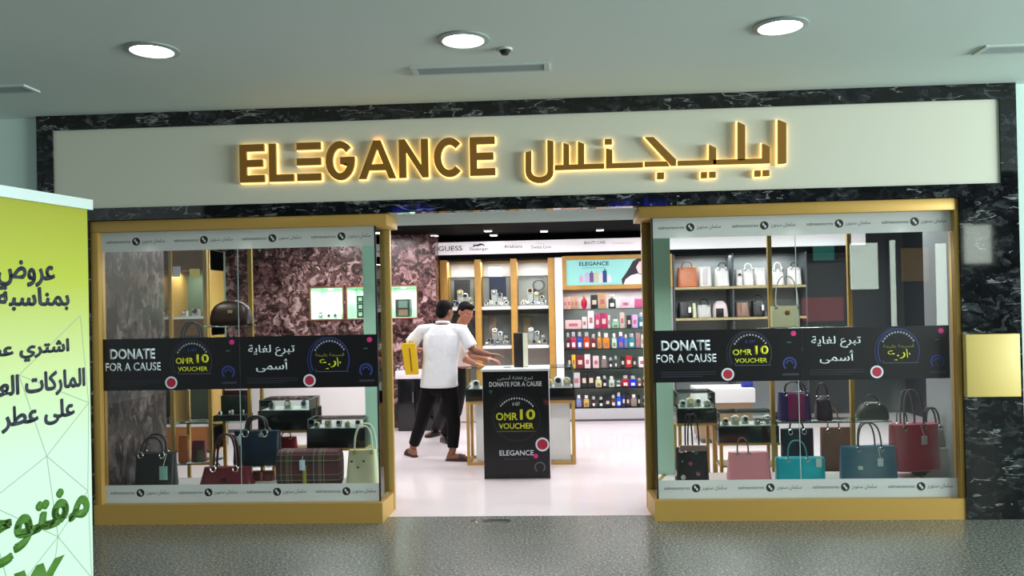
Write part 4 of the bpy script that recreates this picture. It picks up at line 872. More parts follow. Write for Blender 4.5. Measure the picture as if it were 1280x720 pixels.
m = MB(); slab(m, PP, rpoly(PR(621, 539, 669, 539.8)), o_, 0.001); m.build('underline_print', M('banner_dim_yellow'), pb, smooth=False)
s_ = PP.uv(678, 555.5); m = MB(); ringtube(m, PP, s_, 0.056, 0.016, o_); e = m.build('seal', TW, pb, smooth=False); m = MB(); slab(m, PP, disc(s_, 0.049), o_, 0.001); m.build('seal_centre', TR, e, smooth=False)
m = MB(); slab(m, PP, disc(PP.uv(669.8, 570), 0.022, 10), o_, 0.0012); m.build('pink_dot', TP, pb, smooth=False)
g_ = PP.uv(675, 584); m = MB(); ringtube(m, PP, g_, 0.045, 0.012, o_, -50, 230); m.build('crest', TG, pb, smooth=False)
m = MB(); slab(m, PP, [PP.uv(*p) for p in ((610.5, 489), (613.5, 493), (616, 488.5), (613.5, 487))], o_, 0.001); m.build('leaf_print', TGN, pb, smooth=False)
m = MB(); slab(m, PP, [PP.uv(*p) for p in ((679, 498), (686, 501), (686, 507), (680, 505))], o_, 0.001); m.build('red_print', M('banner_dark_red', (96, 22, 34), 0.6), pb, smooth=False)
# upright black and cream card box on the podium
bx, by, bz = X(651, YO+0.2, 440), YO+0.2, zo+0.0225; hgt = Z(651, 416, YO+0.2)-bz
t = thing('display_box', 'tall black box with a cream side standing on the podium', 'display box', (bx, by, bz))
rot = math.radians(-34)
MB().box((bx-0.055, by-0.04, bz), (bx+0.055, by+0.04, bz+hgt), 0.002, rot=rot).build('body', BLACKM, t)
R2 = Matrix.Rotation(rot, 3, 'Z'); q = [R2 @ V((0.0552, s*0.038, 0)) for s in (-1, 1)]; q2 = [R2 @ V((0.0562, s*0.038, 0)) for s in (-1, 1)]
m = MB(); m.prism([V((bx, by, bz+0.004))+q[0], V((bx, by, bz+0.004))+q[1], V((bx, by, bz+hgt-0.002))+q[1], V((bx, by, bz+hgt-0.002))+q[0]], [V((bx, by, bz+0.004))+q2[0], V((bx, by, bz+0.004))+q2[1], V((bx, by, bz+hgt-0.002))+q2[1], V((bx, by, bz+hgt-0.002))+q2[0]])
m.build('side_print', M('cream_print', (232, 234, 208), 0.5), t, smooth=False, label='cream printed side')
x = X(634, YO+0.16, 450); t = thing('leaflet_holder', 'small clear leaflet holder on the podium beside the black box', 'leaflet holder', (x, YO+0.16, bz))
MB().box((x-0.03, YO+0.15, bz), (x+0.03, YO+0.155, bz+0.13)).build('clear_panel', CASEG, t, smooth=False); MB().box((x-0.035, YO+0.13, bz), (x+0.035, YO+0.18, bz+0.006)).build('foot', CHROME, t, smooth=False)
# ------------------------------------------------------------------ handbags
def super_ring(a, b, z, e=4.0, n=28, cx=0, cy=0):
    out = []
    for k in range(n):
        t = 2*math.pi*k/n; c, s_ = math.cos(t), math.sin(t)
        out.append(V((cx+math.copysign(abs(c)**(2/e), c)*a, cy+math.copysign(abs(s_)**(2/e), s_)*b, z)))
    return out
def arch(xa, xb, y, z0, z1, n=16, sq=0.75, lean=0.0):
    c, a = (xa+xb)/2, (xb-xa)/2; out = []
    for k in range(n+1):
        t = math.pi*(1-k/n); out.append(V((c+a*math.copysign(abs(math.cos(t))**sq, math.cos(t)), y+lean*math.sin(t), z0+(z1-z0)*math.sin(t)**0.8)))
    return out
def leather(name, col, rough=0.38, coat=0.0): return M(name, col, rough, bump=(90, 0.12, 0.002), coat=coat)
STR = M('strap_black', (16, 15, 17), 0.4); TAGM = M('tag_white', (214, 226, 222), 0.6)
def bag(label, px0, px1, pt, Y, d, z0, mat, top=0.92, rot=0.0, handles=(), group='handbags in the display windows', name='handbag', cat='handbag', shape='tote', gusset=0.5, tagc=None, lock=None, hmat=None, trim=None, studs=None, pocket=None, ptag=None, e=4.0):
    x0, x1 = X(px0, Y, pt), X(px1, Y, pt); cx, w = (x0+x1)/2, (x1-x0); zt = Z((px0+px1)/2, pt, Y); h = zt-z0; cy = Y+d/2
    t = thing(name, label, cat, (cx, cy, z0), group)
    R = Matrix.Translation((cx, cy, z0)) @ Matrix.Rotation(rot, 4, 'Z'); P = lambda x, y, z: R @ V((x, y, z))
    def fin(mb, nm, mm, parent=t, **k):
        bmesh.ops.transform(mb.bm, matrix=R, verts=mb.bm.verts[:]); return mb.build(nm, mm, parent, **k)
    m = MB(); hw, hd = w/2, d/2
    if shape == 'tote':
        prof = [(0.0, 0.94, 0.86), (0.03, 1.0, 1.0), (0.12, 1.0, 1.0), (0.35, 1+(top-1)*0.3, 1-(1-gusset)*0.25), (0.65, 1+(top-1)*0.65, 1-(1-gusset)*0.6), (0.96, top, gusset), (1.0, top*0.995, gusset*0.92)]
        m.loft([super_ring(hw*a, hd*b, h*q, e) for q, a, b in prof])
    elif shape == 'dome':
        prof = [(0.0, 0.95, 0.9), (0.05, 1, 1), (0.3, 1.0, 0.98), (0.6, 0.93, 0.85), (0.8, 0.78, 0.68), (0.93, 0.55, 0.45), (1.0, 0.30, 0.25)]
        m.loft([super_ring(hw*a, hd*b, h*q, e) for q, a, b in prof])
    elif shape == 'duffel':
        rings = []
        for q, k in ((-1, 0.80), (-0.96, 0.96), (-0.85, 1.0), (-0.3, 1.0), (0.3, 1.0), (0.85, 1.0), (0.96, 0.96), (1, 0.80)):
            rings.append([V((hw*q, p.x*k, h/2+p.y*k)) for p in [V((r.x, r.y, 0)) for r in super_ring(hd, h/2, 0, 3.2)]])
        m.loft(rings)
    body = fin(m, 'body', mat)
    if trim:
        m = MB(); m.loft([super_ring(hw*top*1.006, hd*gusset*1.03, h*q, e) for q in (0.93, 1.004)]); fin(m, 'top_trim', trim, body)
    yo = hd*gusset*0.8
    for k, (a, b, ptop, r) in enumerate(handles):
        xa, xb, z1 = X(a, Y, ptop)-cx, X(b, Y, ptop)-cx, Z((a+b)/2, ptop, Y)-z0; y = -yo if k % 2 == 0 else yo
        m = MB(); s0 = h*0.86 if shape == 'tote' else h*0.72
        m.tube([(xa, y-0.004, s0*0.93)]+[p for p in arch(xa, xb, y, h*0.97, z1, lean=0.02)]+[(xb, y-0.004, s0*0.93)], r, 8); fin(m, 'handle', hmat or STR)
        m = MB()
        for xx in (xa, xb): m.tube([(xx+math.cos(q*math.pi/6)*r*2.3, y-0.012 if y < 0 else y+0.012, h*0.95+math.sin(q*math.pi/6)*r*2.6) for q in range(12)], r*0.6, 6, True)
        fin(m, 'handle_ring', CHROME if not studs else M('gold_fitting', (196, 158, 70), 0.3, 0.8))
    if lock:
        fx, fz, c = lock; m = MB().box((fx*hw-0.018, -hd*0.99-0.006, fz*h-0.014), (fx*hw+0.018, -hd*0.80, fz*h+0.014), 0.003); fin(m, 'clasp', M('clasp_%d_%d_%d' % c, c, 0.3, 0.5))
    if tagc:
        a, b, t0, t1, c = tagc; xa, xb = X(a, Y-0.01, t0)-cx, X(b, Y-0.01, t0)-cx; za, zb_ = Z(a, t1, Y-0.01)-z0, Z(a, t0, Y-0.01)-z0
        m = MB().box((xa, -hd-0.012, za), (xb, -hd-0.008, zb_), 0.0008); g = fin(m, 'price_tag', M('tag_%d_%d_%d' % c, c, 0.6))
        m = MB(); m.cyl(((xa+xb)/2, -hd-0.010, zb_), ((xa+xb)/2+0.004, -yo-0.006, h*0.99), 0.0018, n=6); fin(m, 'tag_string', TAGM, g)
    if studs:
        c, pts_ = studs; m = MB()
        for fx, fz in pts_: m.ell((fx*hw, -hd*0.93, fz*h), (0.011, 0.008, 0.009), n=10)
        fin(m, 'stud', M('stud_%d_%d_%d' % c, c, 0.3, 0.4))
    if pocket:
        a, b, c0, c1, c = pocket; m = MB().box((a*hw, -hd*1.02-0.004, c0*h), (b*hw, -hd*0.85, c1*h), 0.004); fin(m, 'front_pocket', leather('pocket_%d_%d_%d' % c, c))
    return t
def plaid():
    m = bpy.data.materials.new('plaid_cloth'); m.use_nodes = True; nt = m.node_tree; b = nt.nodes['Principled BSDF']; b.inputs['Roughness'].default_value = 0.6
    tc = nt.nodes.new('ShaderNodeTexCoord'); sx = nt.nodes.new('ShaderNodeSeparateXYZ'); nt.links.new(tc.outputs['Object'], sx.inputs[0])
    def bands(axis, per, stops, off=0.0):
        a = nt.nodes.new('ShaderNodeMath'); a.operation = 'MULTIPLY_ADD'; a.inputs[1].default_value = 1/per; a.inputs[2].default_value = off+10
        f = nt.nodes.new('ShaderNodeMath'); f.operation = 'FRACT'; r = nt.nodes.new('ShaderNodeValToRGB'); r.color_ramp.interpolation = 'CONSTANT'
        els = r.color_ramp.elements
        while len(els) < len(stops): els.new(0.5)
        for e, (p, c) in zip(els, stops): e.position = p; e.color = lin(c)
        nt.links.new(sx.outputs[axis], a.inputs[0]); nt.links.new(a.outputs[0], f.inputs[0]); nt.links.new(f.outputs[0], r.inputs[0]); return r
    v = bands('X', 0.27, [(0, (66, 24, 32)), (0.22, (30, 24, 26)), (0.34, (150, 140, 120)), (0.37, (54, 42, 36)), (0.50, (112, 104, 78)), (0.60, (44, 36, 34)), (0.66, (150, 140, 124)), (0.68, (78, 26, 36))], 0.15)
    h = bands('Z', 0.16, [(0, (74, 26, 36)), (0.30, (26, 22, 24)), (0.46, (160, 148, 132)), (0.50, (60, 44, 42)), (0.74, (140, 128, 112)), (0.78, (84, 28, 40))], 0.1)
    mx = nt.nodes.new('ShaderNodeMix'); mx.data_type = 'RGBA'; mx.inputs['Factor'].default_value = 0.5
    nt.links.new(v.outputs[0], mx.inputs['A']); nt.links.new(h.outputs[0], mx.inputs['B']); nt.links.new(mx.outputs['Result'], b.inputs['Base Color']); return m
def floral():
    m = bpy.data.materials.new('floral_print'); m.use_nodes = True; nt = m.node_tree; b = nt.nodes['Principled BSDF']; b.inputs['Roughness'].default_value = 0.45
    tc = nt.nodes.new('ShaderNodeTexCoord'); vo = nt.nodes.new('ShaderNodeTexVoronoi'); vo.inputs['Scale'].default_value = 17; nt.links.new(tc.outputs['Object'], vo.inputs['Vector'])
    r = nt.nodes.new('ShaderNodeValToRGB'); r.color_ramp.interpolation = 'CONSTANT'; els = r.color_ramp.elements; stops = [(0, (18, 20, 26)), (0.42, (52, 92, 84)), (0.56, (196, 190, 190)), (0.68, (158, 84, 112)), (0.80, (26, 28, 36))]
    while len(els) < len(stops): els.new(0.5)
    for e, (p, c) in zip(els, stops): e.position = p; e.color = lin(c)
    sp = nt.nodes.new('ShaderNodeSeparateColor'); nt.links.new(vo.outputs['Color'], sp.inputs[0]); nt.links.new(sp.outputs[0], r.inputs[0])
    d = nt.nodes.new('ShaderNodeMath'); d.operation = 'GREATER_THAN'; d.inputs[1].default_value = 0.5; nt.links.new(vo.outputs['Distance'], d.inputs[0])
    mx = nt.nodes.new('ShaderNodeMix'); mx.data_type = 'RGBA'; nt.links.new(d.outputs[0], mx.inputs['Factor']); nt.links.new(r.outputs[0], mx.inputs['A']); mx.inputs['B'].default_value = lin((18, 18, 22)); nt.links.new(mx.outputs['Result'], b.inputs['Base Color']); return m
P0 = PLAT+0.0005
def stand(label, px0, px1, yg, yt, yb, Y, dep, legs, n, place, lower=None, s=0.1, lead='the doorway end'):
    """glass topped watch case on a black tray, carried by four gold legs"""
    pm = (px0+px1)/2; x0, x1 = X(px0, Y, yt), X(px1, Y, yt); zg, zt, zb_ = Z(pm, yg, Y), Z(pm, yt, Y), Z(pm, yb, Y)
    t = thing('watch_stand', label, 'watch display stand', ((x0+x1)/2, Y+dep/2, legs), 'glass watch stands in the windows'); y0, y1 = Y, Y+dep
    MB().box((x0, y0, zb_), (x1, y1, zt), 0.003).build('black_tray', BLACK, t)
    w = 0.026
    for a, b in ((x0+0.012, y0+0.012), (x1-w-0.012, y0+0.012), (x0+0.012, y1-w-0.012), (x1-w-0.012, y1-w-0.012)): MB().box((a, b, legs), (a+w, b+w, zb_-0.022)).build('leg', GOLD, t, smooth=False)
    MB().box((x0-0.004, y0-0.004, zb_-0.022), (x1+0.004, y1+0.004, zb_-0.0005), 0.002).build('top_rail', GOLD, t)
    if lower: MB().box((x0+0.014, y0+0.014, lower-0.014), (x1-0.014, y1-0.014, lower)).build('lower_shelf', M('stand_glass_shelf', (176, 164, 112), 0.3), t, smooth=False)
    glassbox(x0+0.012, x1-0.012, y0+0.008, y1-0.008, zt+0.0005, zg, t)
    MB().box((x0+0.018, y0+0.014, zt+0.0003), (x1-0.018, y1-0.014, zt+0.004)).build('display_mat', M('mat_pale'), t, smooth=False)
    watches(x0+0.03, x1-0.03, y0+dep*0.35, zt+0.0043, s, n, place, 'watches in the window stands', lead)
    return t, x0, x1, zb_
def hanging_shelf(label, pxa, pxb, ysh, Y, dep, levels, rods_to, name='hanging_shelf', foot=None):
    yp = Y+dep-0.03
    t = thing(name, label, 'glass shelf', (X((pxa+pxb)/2, Y, ysh), Y+dep/2, levels[0][2]), 'glass shelves in the windows')
    for a, b, z in levels: MB().box((a, Y, z-0.012), (b, Y+dep, z), 0.002).build('glass_shelf', SHELFG, t)
    xa, xb = X(pxa, yp, ysh), X(pxb, yp, ysh)
    lo = foot if foot is not None else min(z for _, _, z in levels)-0.012
    for x in (xa, xb): MB().box((x-0.017, yp-0.017, lo), (x+0.017, yp+0.017, rods_to)).build('pole', GOLD, t, smooth=False)
    return t
ZLI = ZL-0.0005
# --- window beside the roll-up
zA = Z(280, 407, 0.5); zA2 = Z(250, 478, 0.5)
hanging_shelf('two-tier glass shelf on gold poles carrying the dark brown bag', 258, 314, 407, 0.5, 0.26, [(X(254.5, 0.5, 407), X(317, 0.5, 407), zA), (X(206, 0.5, 470), X(316, 0.5, 470), zA2)], ZLI)
bag('dark brown bag with a gold clasp on the upper glass shelf', 259, 310, 376, 0.515, 0.15, zA+0.0005, leather('dark_brown_leather', (44, 18, 16)), top=0.8, gusset=0.4, shape='dome', lock=(0.1, 0.55, (196, 170, 120)))
bag('black round-handled bag on the lower glass shelf behind the black banner', 212, 250, 436, 0.52, 0.14, zA2+0.0005, leather('black_leather', (7, 7, 9)), handles=((222, 247, 403, 0.009), (222, 247, 404, 0.009)))
bag('black handbag with a mint tag, standing at the cheek wall end of the window', 164, 214, 568, 0.50, 0.17, P0, leather('black_leather', (7, 7, 9)), top=0.97, handles=((172, 199, 549, 0.010), (172, 199, 546, 0.010)), tagc=(199, 209, 583, 600, (150, 206, 196)))
bag('wine red tote with tall looped handles on the window floor', 246, 312, 586, 0.52, 0.17, P0, leather('wine_leather', (104, 8, 30)), top=0.86, handles=((263, 291, 544, 0.010), (263, 291, 546, 0.010)), hmat=leather('wine_handle', (58, 18, 24)), lock=(0.0, 0.35, (40, 20, 24)))
# riser with the navy bag, brown striped bag under it
x0, x1 = X(303, 0.72, 580), X(350, 0.72, 580); zr = Z(317, 583, 0.72)
t = thing('display_riser', 'low clear riser table under the navy handbag', 'riser', ((x0+x1)/2, 0.8, P0))
MB().box((x0, 0.705, zr-0.008), (x1, 0.90, zr), 0.002).build('riser_top', SHELFG, t)
for a in (x0+0.004, x1-0.016):
    for b in (0.71, 0.883): MB().box((a, b, P0), (a+0.012, b+0.012, zr-0.008)).build('leg', CHROME, t, smooth=False)
bag('navy structured handbag with black arched handles on the clear riser', 288, 347, 540, 0.725, 0.16, zr+0.0005, leather('navy_leather', (5, 28, 52)), top=0.97, handles=((304, 328, 522, 0.012), (304, 328, 524, 0.012)), tagc=(296, 301, 545, 557, (190, 200, 214)), lock=(0.28, 0.9, (150, 150, 150)))
bag('small rust brown striped bag below the clear riser', 313, 341, 590, 0.74, 0.10, P0, leather('rust_leather', (120, 54, 44)), top=0.95, shape='tote', pocket=(-0.14, 0.10, 0.05, 0.95, (176, 120, 104)), handles=())
bag('tartan plaid duffel bag with a pale tag', 343, 423, 563, 0.47, 0.18, P0, plaid(), shape='duffel', tagc=(374, 381, 575, 588, (190, 208, 226)), pocket=(-0.14, -0.02, 0.02, 0.60, (150, 140, 50)))
bag('cream tote with thin tall handles beside the entrance glass', 430, 471, 564, 0.46, 0.15, P0, leather('cream_leather', (206, 206, 172)), top=0.84, handles=((441, 463, 534, 0.006), (438, 466, 532, 0.006)), hmat=leather('cream_handle', (222, 226, 206)), studs=((60, 44, 30), ((-0.55, 0.72), (0.18, 0.72), (-0.18, 0.55))))
t, sx0, sx1, szb = stand('glass watch stand on tall gold legs behind the navy bag', 322, 388, 500, 513.5, 538, 1.0, 0.34, 0.0, 3, 'tall stand behind the navy bag', lower=Z(355, 563, 1.05), lead='the glass joint')
bag('small bright red bag on the lower shelf of the gold legged stand', 346, 369, 547, 1.06, 0.10, Z(355, 563, 1.05)+0.0005, leather('red_leather', (168, 20, 50)), handles=((350, 362, 541.5, 0.005),), hmat=leather('red_leather', (168, 20, 50)))
stand('low glass watch stand between the plaid bag and cream tote', 383, 456, 524, 536, 560, 0.67, 0.24, P0, 5, 'low stand behind the cream tote', lead='the plaid bag', s=0.08)
# gold framed rack behind the black handbag
YR = 1.05
xa, xb, xc_ = X(216, YR, 540), X(263, YR, 540), X(312, YR, 540); zr1, zr2, zr3 = Z(240, 580, YR), Z(260, 528, YR), Z(240, 486, YR)
t = thing('display_rack', 'gold framed rack with glass shelves behind the wine red tote', 'display rack', ((xa+xc_)/2, YR+0.16, 0), None)
for a in (xa, xb, xc_):
    for b in (YR, YR+0.30): MB().box((a-0.014, b, 0), (a+0.014, b+0.028, zr3 if a < xc_ else zr3+0.12)).build('post', GOLD, t, smooth=False)
for a, b, z in ((xa, xb, zr1), (xa, xc_, zr2), (xa, xb, zr3)): MB().box((a+0.0145, YR+0.002, z-0.012), (b-0.0145, YR+0.326, z), 0.002).build('glass_shelf', SHELFG, t)
bag('small orange pouch on the gold framed rack', 221, 233, 545, YR+0.06, 0.09, zr1+0.0005, leather('orange_pouch', (206, 112, 30)), top=0.96)
bag('small wine bag on the low shelf of the gold framed rack', 237, 254, 552, YR+0.06, 0.10, zr1+0.0005, leather('wine_leather', (104, 8, 30)), pocket=(0.1, 0.9, 0.05, 0.6, (104, 116, 92)))
x0, x1 = X(270, YR+0.06, 500), X(304, YR+0.06, 500)
z = zr2+0.0005; ya = YR+0.16
t = thing('presentation_box', 'dark open presentation box on the gold framed rack', 'presentation box', ((x0+x1)/2, ya, z))
MB().box((x0-0.03, ya-0.10, z), (x1+0.01, ya+0.10, z+0.05), 0.003).build('tray', BLACKM, t)
MB().box((x0, ya+0.06, z+0.05), (x1, ya+0.09, z+0.26), 0.003).build('lid', M('box_wine', (58, 20, 30), 0.4), t); MB().box((x0-0.012, ya+0.03, z+0.05), (x1-0.03, ya+0.059, z+0.215), 0.003).build('inner_board', M('box_green_grey', (40, 56, 54), 0.4), t)
watches(x0-0.02, x1, ya-0.05, z+0.0505, 0.06, 3, 'on the dark presentation box', 'watches on the presentation box', 'the cheek wall')
x0, x1 = X(154, 0.74, 560), X(171, 0.74, 560); zf = Z(162, 547, 0.74)
t = thing('gold_frame_stand', 'open gold box frame stand behind the black handbag with mint tag', 'display frame', ((x0+x1)/2, 0.80, P0)); w = 0.012
for a in (x0, x1-w):
    for b in (0.74, 0.86-w): MB().box((a, b, P0), (a+w, b+w, zf-w)).build('leg', GOLD, t, smooth=False)
MB().box((x0, 0.74, zf-w), (x1, 0.86, zf)).build('frame_top', GOLD, t, smooth=False)
# --- window beside the marble column
stand('glass watch stand above the floral bag', 846, 896, 491, 511, 529, 0.96, 0.34, 0.0, 4, 'stand above the floral bag', lead='the doorway')
stand('low glass watch stand above the pink bag', 898, 974, 516, 533, 553.5, 1.03, 0.30, 0.0, 5, 'stand above the pink bag', lower=Z(936, 582, 1.05), lead='the floral bag')
bag('black floral print bag with long black straps', 845, 887, 561, 0.50, 0.16, P0, floral(), top=0.94, handles=((857, 866, 519, 0.0065), (862, 876, 520, 0.0065)), pocket=(-0.75, 0.8, 0.93, 1.10, (150, 120, 112)), name='shoulder_bag', cat='shoulder bag')
bag('pale pink bag with a ring handle below the watch stand', 911, 966, 567, 0.52, 0.16, P0, leather('pink_leather', (240, 156, 168)), top=0.92, handles=((923, 937, 549, 0.006),), hmat=leather('pink_dark', (96, 78, 70)))
bag('shiny turquoise metallic tote on the window floor', 973, 1034, 574, 0.50, 0.16, P0, M('turquoise_metallic', (22, 190, 206), 0.3, 0.3), top=1.0, gusset=0.7, handles=((986, 1010, 552, 0.006),), hmat=leather('turquoise_handle', (70, 150, 160)), tagc=(1020, 1027, 573, 584, (200, 236, 230)))
bag('dark navy tote standing behind the turquoise tote', 979, 1019, 537, 0.98, 0.14, 0.0005, leather('navy_leather', (5, 28, 52)), top=1.05, rot=0.12, handles=((988, 1006, 527, 0.008),))
zg = Z(1040, 527, 0.72)
zU = Z(1010, 409, 0.70)
hanging_shelf('upper and lower glass shelves on gold poles between the turquoise and teal totes', 963.5, 1063, 409, 0.70, 0.26, [(X(950, 0.70, 527), X(1115, 0.70, 527), Z(1040, 527, 0.70)), (X(955, 0.70, 409), X(1070, 0.70, 409), zU)], ZLI, foot=P0)
zg = Z(1040, 527, 0.70)+0.0005
bag('cream flat bag with long pale straps on the upper glass shelf', 966, 1001, 382.5, 0.71, 0.12, zU+0.0005, leather('cream_leather', (206, 206, 172)), top=1.0, gusset=0.7, handles=((970, 998, 345, 0.005),), hmat=leather('cream_handle', (222, 226, 206)), lock=(0.05, 0.72, (170, 120, 70)))
bag('magenta and navy tote on the lower glass shelf', 975, 1016, 491, 0.725, 0.15, zg, leather('navy_violet', (46, 32, 92)), top=0.95, handles=((983, 1009, 478, 0.006), (985, 1007, 479, 0.006)), pocket=(-0.5, 0.5, 0.06, 0.98, (132, 26, 92)))
bag('black navy rounded bag beside the magenta tote on the glass shelf', 1022, 1042, 496, 0.745, 0.13, zg, leather('ink_leather', (22, 24, 44)), top=0.7, shape='dome', handles=((1023, 1036, 480, 0.006),))
bag('black domed bag on the glass shelf above the teal tote', 1076, 1114, 504, 0.725, 0.16, zg, leather('black_green', (24, 34, 28)), shape='dome', gusset=0.5, handles=((1085, 1100, 495, 0.005),))
bag('taupe clutch bag with a tall strap between the turquoise and teal totes', 1028, 1068, 535, 1.00, 0.12, 0.0005, leather('taupe_leather', (132, 100, 84)), top=1.0, handles=((1036, 1050, 511, 0.006),), hmat=leather('taupe_handle', (120, 92, 76)))
bag('teal structured tote with a white tag and key lock', 1055, 1125, 560, 0.48, 0.17, P0, leather('teal_leather', (4, 92, 122), 0.32), top=0.98, gusset=0.6, handles=((1075, 1104, 530, 0.0065), (1079, 1101, 531, 0.0065)), tagc=(1097, 1104, 573, 583, (206, 226, 226)), lock=(-0.42, 0.42, (206, 230, 220)))
zk = Z(1150, 590, 0.66)
x = X(1149, 0.76, 590); t = thing('bag_pedestal', 'small black pedestal under the burgundy tote', 'pedestal', (x, 0.76, P0)); MB().cyl((x, 0.76, P0), (x, 0.76, P0+0.012), 0.055).build('foot', BLACKM, t); m = MB(); m.cyl((x, 0.76, P0+0.012), (x, 0.76, zk-0.012), 0.016); m.cyl((x, 0.76, zk-0.012), (x, 0.76, zk), 0.08); m.build('plate', BLACKM, t)
bag('large burgundy tote with tall mauve handles and a white tag', 1117, 1180, 532, 0.66, 0.19, zk+0.0005, leather('burgundy_leather', (164, 16, 62), 0.34), top=1.03, gusset=0.6, rot=math.radians(10), handles=((1130, 1157, 488, 0.008), (1134, 1154, 490, 0.008)), hmat=leather('mauve_handle', (88, 74, 92)), tagc=(1149, 1157, 545, 556, (196, 196, 206)))
x0, x1 = X(1112, 1.0, 560), X(1190, 1.0, 560); zq = Z(1150, 560, 1.0)
t = thing('display_plinth', 'grey display block behind the burgundy tote', 'display block', ((x0+x1)/2, 1.1, 0)); MB().box((x0, 0.99, 0), (x1, 1.25, zq-0.02), 0.004).build('body', M('block_grey', (150, 154, 160), 0.4), t); MB().box((x0-0.01, 0.98, zq-0.02), (x1+0.01, 1.26, zq), 0.003).build('top_board', M('block_top', (172, 176, 180), 0.3), t)
bag('dark grey bag with a ring handle behind the burgundy tote', 1146, 1184, 534, 1.02, 0.13, zq+0.0005, leather('slate_leather', (58, 60, 72)), top=0.9, handles=((1160, 1177, 511, 0.009), (1161, 1176, 512, 0.009)))
bag('small red bag behind the black domed bag', 1118, 1140, 530, 1.02, 0.12, zq+0.0005, leather('red_leather', (168, 20, 50)), handles=((1123, 1136, 512, 0.006),))
# --- bag shelving on the back wall
YG = 5.02
gx0, gx1 = X(842.5, YG, 380), X(1011, YG, 380)
z1_, z2_ = Z(905, 358, YG), Z(905, 397, YG)
bs = thing('bag_shelving', 'grey two-shelf wall unit of bags seen through the column-side window', 'shelving', ((gx0+gx1)/2, 5.3, 0))
MB().box((gx0, 5.44, 0.0), (gx1, 5.54, 2.262)).build('back_panel', M('unit_grey', (132, 136, 140), 0.5), bs, smooth=False)
for a in (gx0, X(916.6, YG, 380), gx1-0.03): MB().box((a, YG+0.02, 0), (a+0.02, 5.438, 2.262)).build('upright', M('unit_dark', (74, 78, 84), 0.5), bs, smooth=False)
for z in (z1_, z2_, 0.95): MB().box((gx0+0.021, YG, z-0.032), (gx1-0.031, 5.437, z), 0.002).build('shelf', M('unit_wood', (172, 156, 116), 0.45), bs)
area('unit_light', ((gx0+gx1)/2, YG+0.2, 2.24), (1.5, 0.06), 9, (1, 1, 1))
WL_ = leather('white_leather', (238, 234, 234)); TN = leather('tan_orange', (198, 112, 70)); BL = leather('black_leather', (7, 7, 9))
G2 = 'bags on the back wall shelves'
for a, b, top_, lab, mt, kw in ((847, 873, 334, 'tan orange bag at the doorway end of the upper back shelf', TN, dict(handles=((853, 866, 327, 0.008),), hmat=leather('tan_handle', (130, 70, 44)), studs=((230, 200, 190), ((0.0, 0.7), (0.1, 0.55))))),
        (874.5, 890, 333, 'white ribbed bag next to the tan orange bag', WL_, dict(pocket=(-0.5, 0.2, 0.1, 0.9, (206, 198, 204)))), (895, 913, 335, 'white bag with a black looped handle on the upper back shelf', WL_, dict(handles=((899, 909, 328, 0.008),))),
        (920.3, 929, 337, 'narrow white bag just past the upright on the upper back shelf', WL_, dict(lock=(0, 0.7, (40, 40, 44)))), (930, 943, 336, 'white bag with white handles, middle of the upper back shelf', WL_, dict(handles=((932, 941, 329, 0.007),), hmat=WL_)),
        (945, 958, 334, 'white upright bag beside the gold pole on the upper back shelf', WL_, dict(top=0.9)), (966, 981, 336, 'white bag with folded scarf just past the gold pole', WL_, dict(handles=((969, 978, 328, 0.009),), hmat=WL_)), (987, 1003, 334, 'white bag with dark strap at the end of the upper back shelf', WL_, dict(handles=((990, 999, 328, 0.007),)))):
    bag(lab, a, b, top_, YG+0.06, 0.2, z1_+0.0005, mt, group=G2, **kw)
for a, b, top_, lab, mt, kw in ((848, 865, 378, 'black bag with a white tag on the lower back shelf', BL, dict(tagc=(860.5, 864, 384, 391, (236, 236, 232)))), (866, 871, 379, 'slim cream pouch beside the black tagged bag', leather('cream_leather', (206, 206, 172)), {}),
        (872, 890, 381, 'grey white bag with a dark loop handle on the lower back shelf', leather('pale_grey', (190, 188, 188)), dict(handles=((876, 886, 374, 0.007),))), (892, 911, 376, 'pink white bag with a black front pocket', leather('pink_white', (220, 200, 204)), dict(pocket=(-0.7, 0.3, 0.02, 0.55, (26, 24, 28)), shape='dome')),
        (920.3, 938, 378, 'brown bag past the upright on the lower back shelf', leather('mid_brown', (140, 108, 92)), dict(pocket=(-0.3, 0.3, 0.1, 0.9, (162, 128, 110)))), (941, 957, 376, 'black bag with a white badge beside the gold pole', BL, dict(handles=((944, 954, 369, 0.007),), tagc=(952, 955, 381, 388, (220, 218, 222))))):
    bag(lab, a, b, top_, YG+0.06, 0.2, z2_+0.0005, mt, group=G2, **kw)
# white counter with a timber band behind the glass stands
YQ = 3.2
x0, x1 = X(872, YQ, 490), X(944, YQ, 490); zq = Z(905, 486, YQ)
t = thing('island_counter', 'white and timber island counter behind the glass stand of the column-side window', 'counter', ((x0+x1)/2, YQ+0.25, 0))
MB().box((x0, YQ, zq-0.16), (x1, YQ+0.5, zq), 0.004).build('worktop', WHITE, t); MB().box((x0+0.03, YQ+0.02, 0.05), (x1-0.03, YQ+0.48, zq-0.1605)).build('body', M('counter_timber', (150, 120, 92), 0.5, vary=0.1), t, smooth=False); MB().box((x0+0.05, YQ+0.05, 0), (x1-0.05, YQ+0.45, 0.05)).build('kick_board', M('kick_grey'), t, smooth=False)
bag('small royal blue bag on the island counter', 944-16, 944-2, 474, YQ+0.1, 0.12, zq+0.0005, leather('royal_blue', (32, 40, 140)), top=0.98)
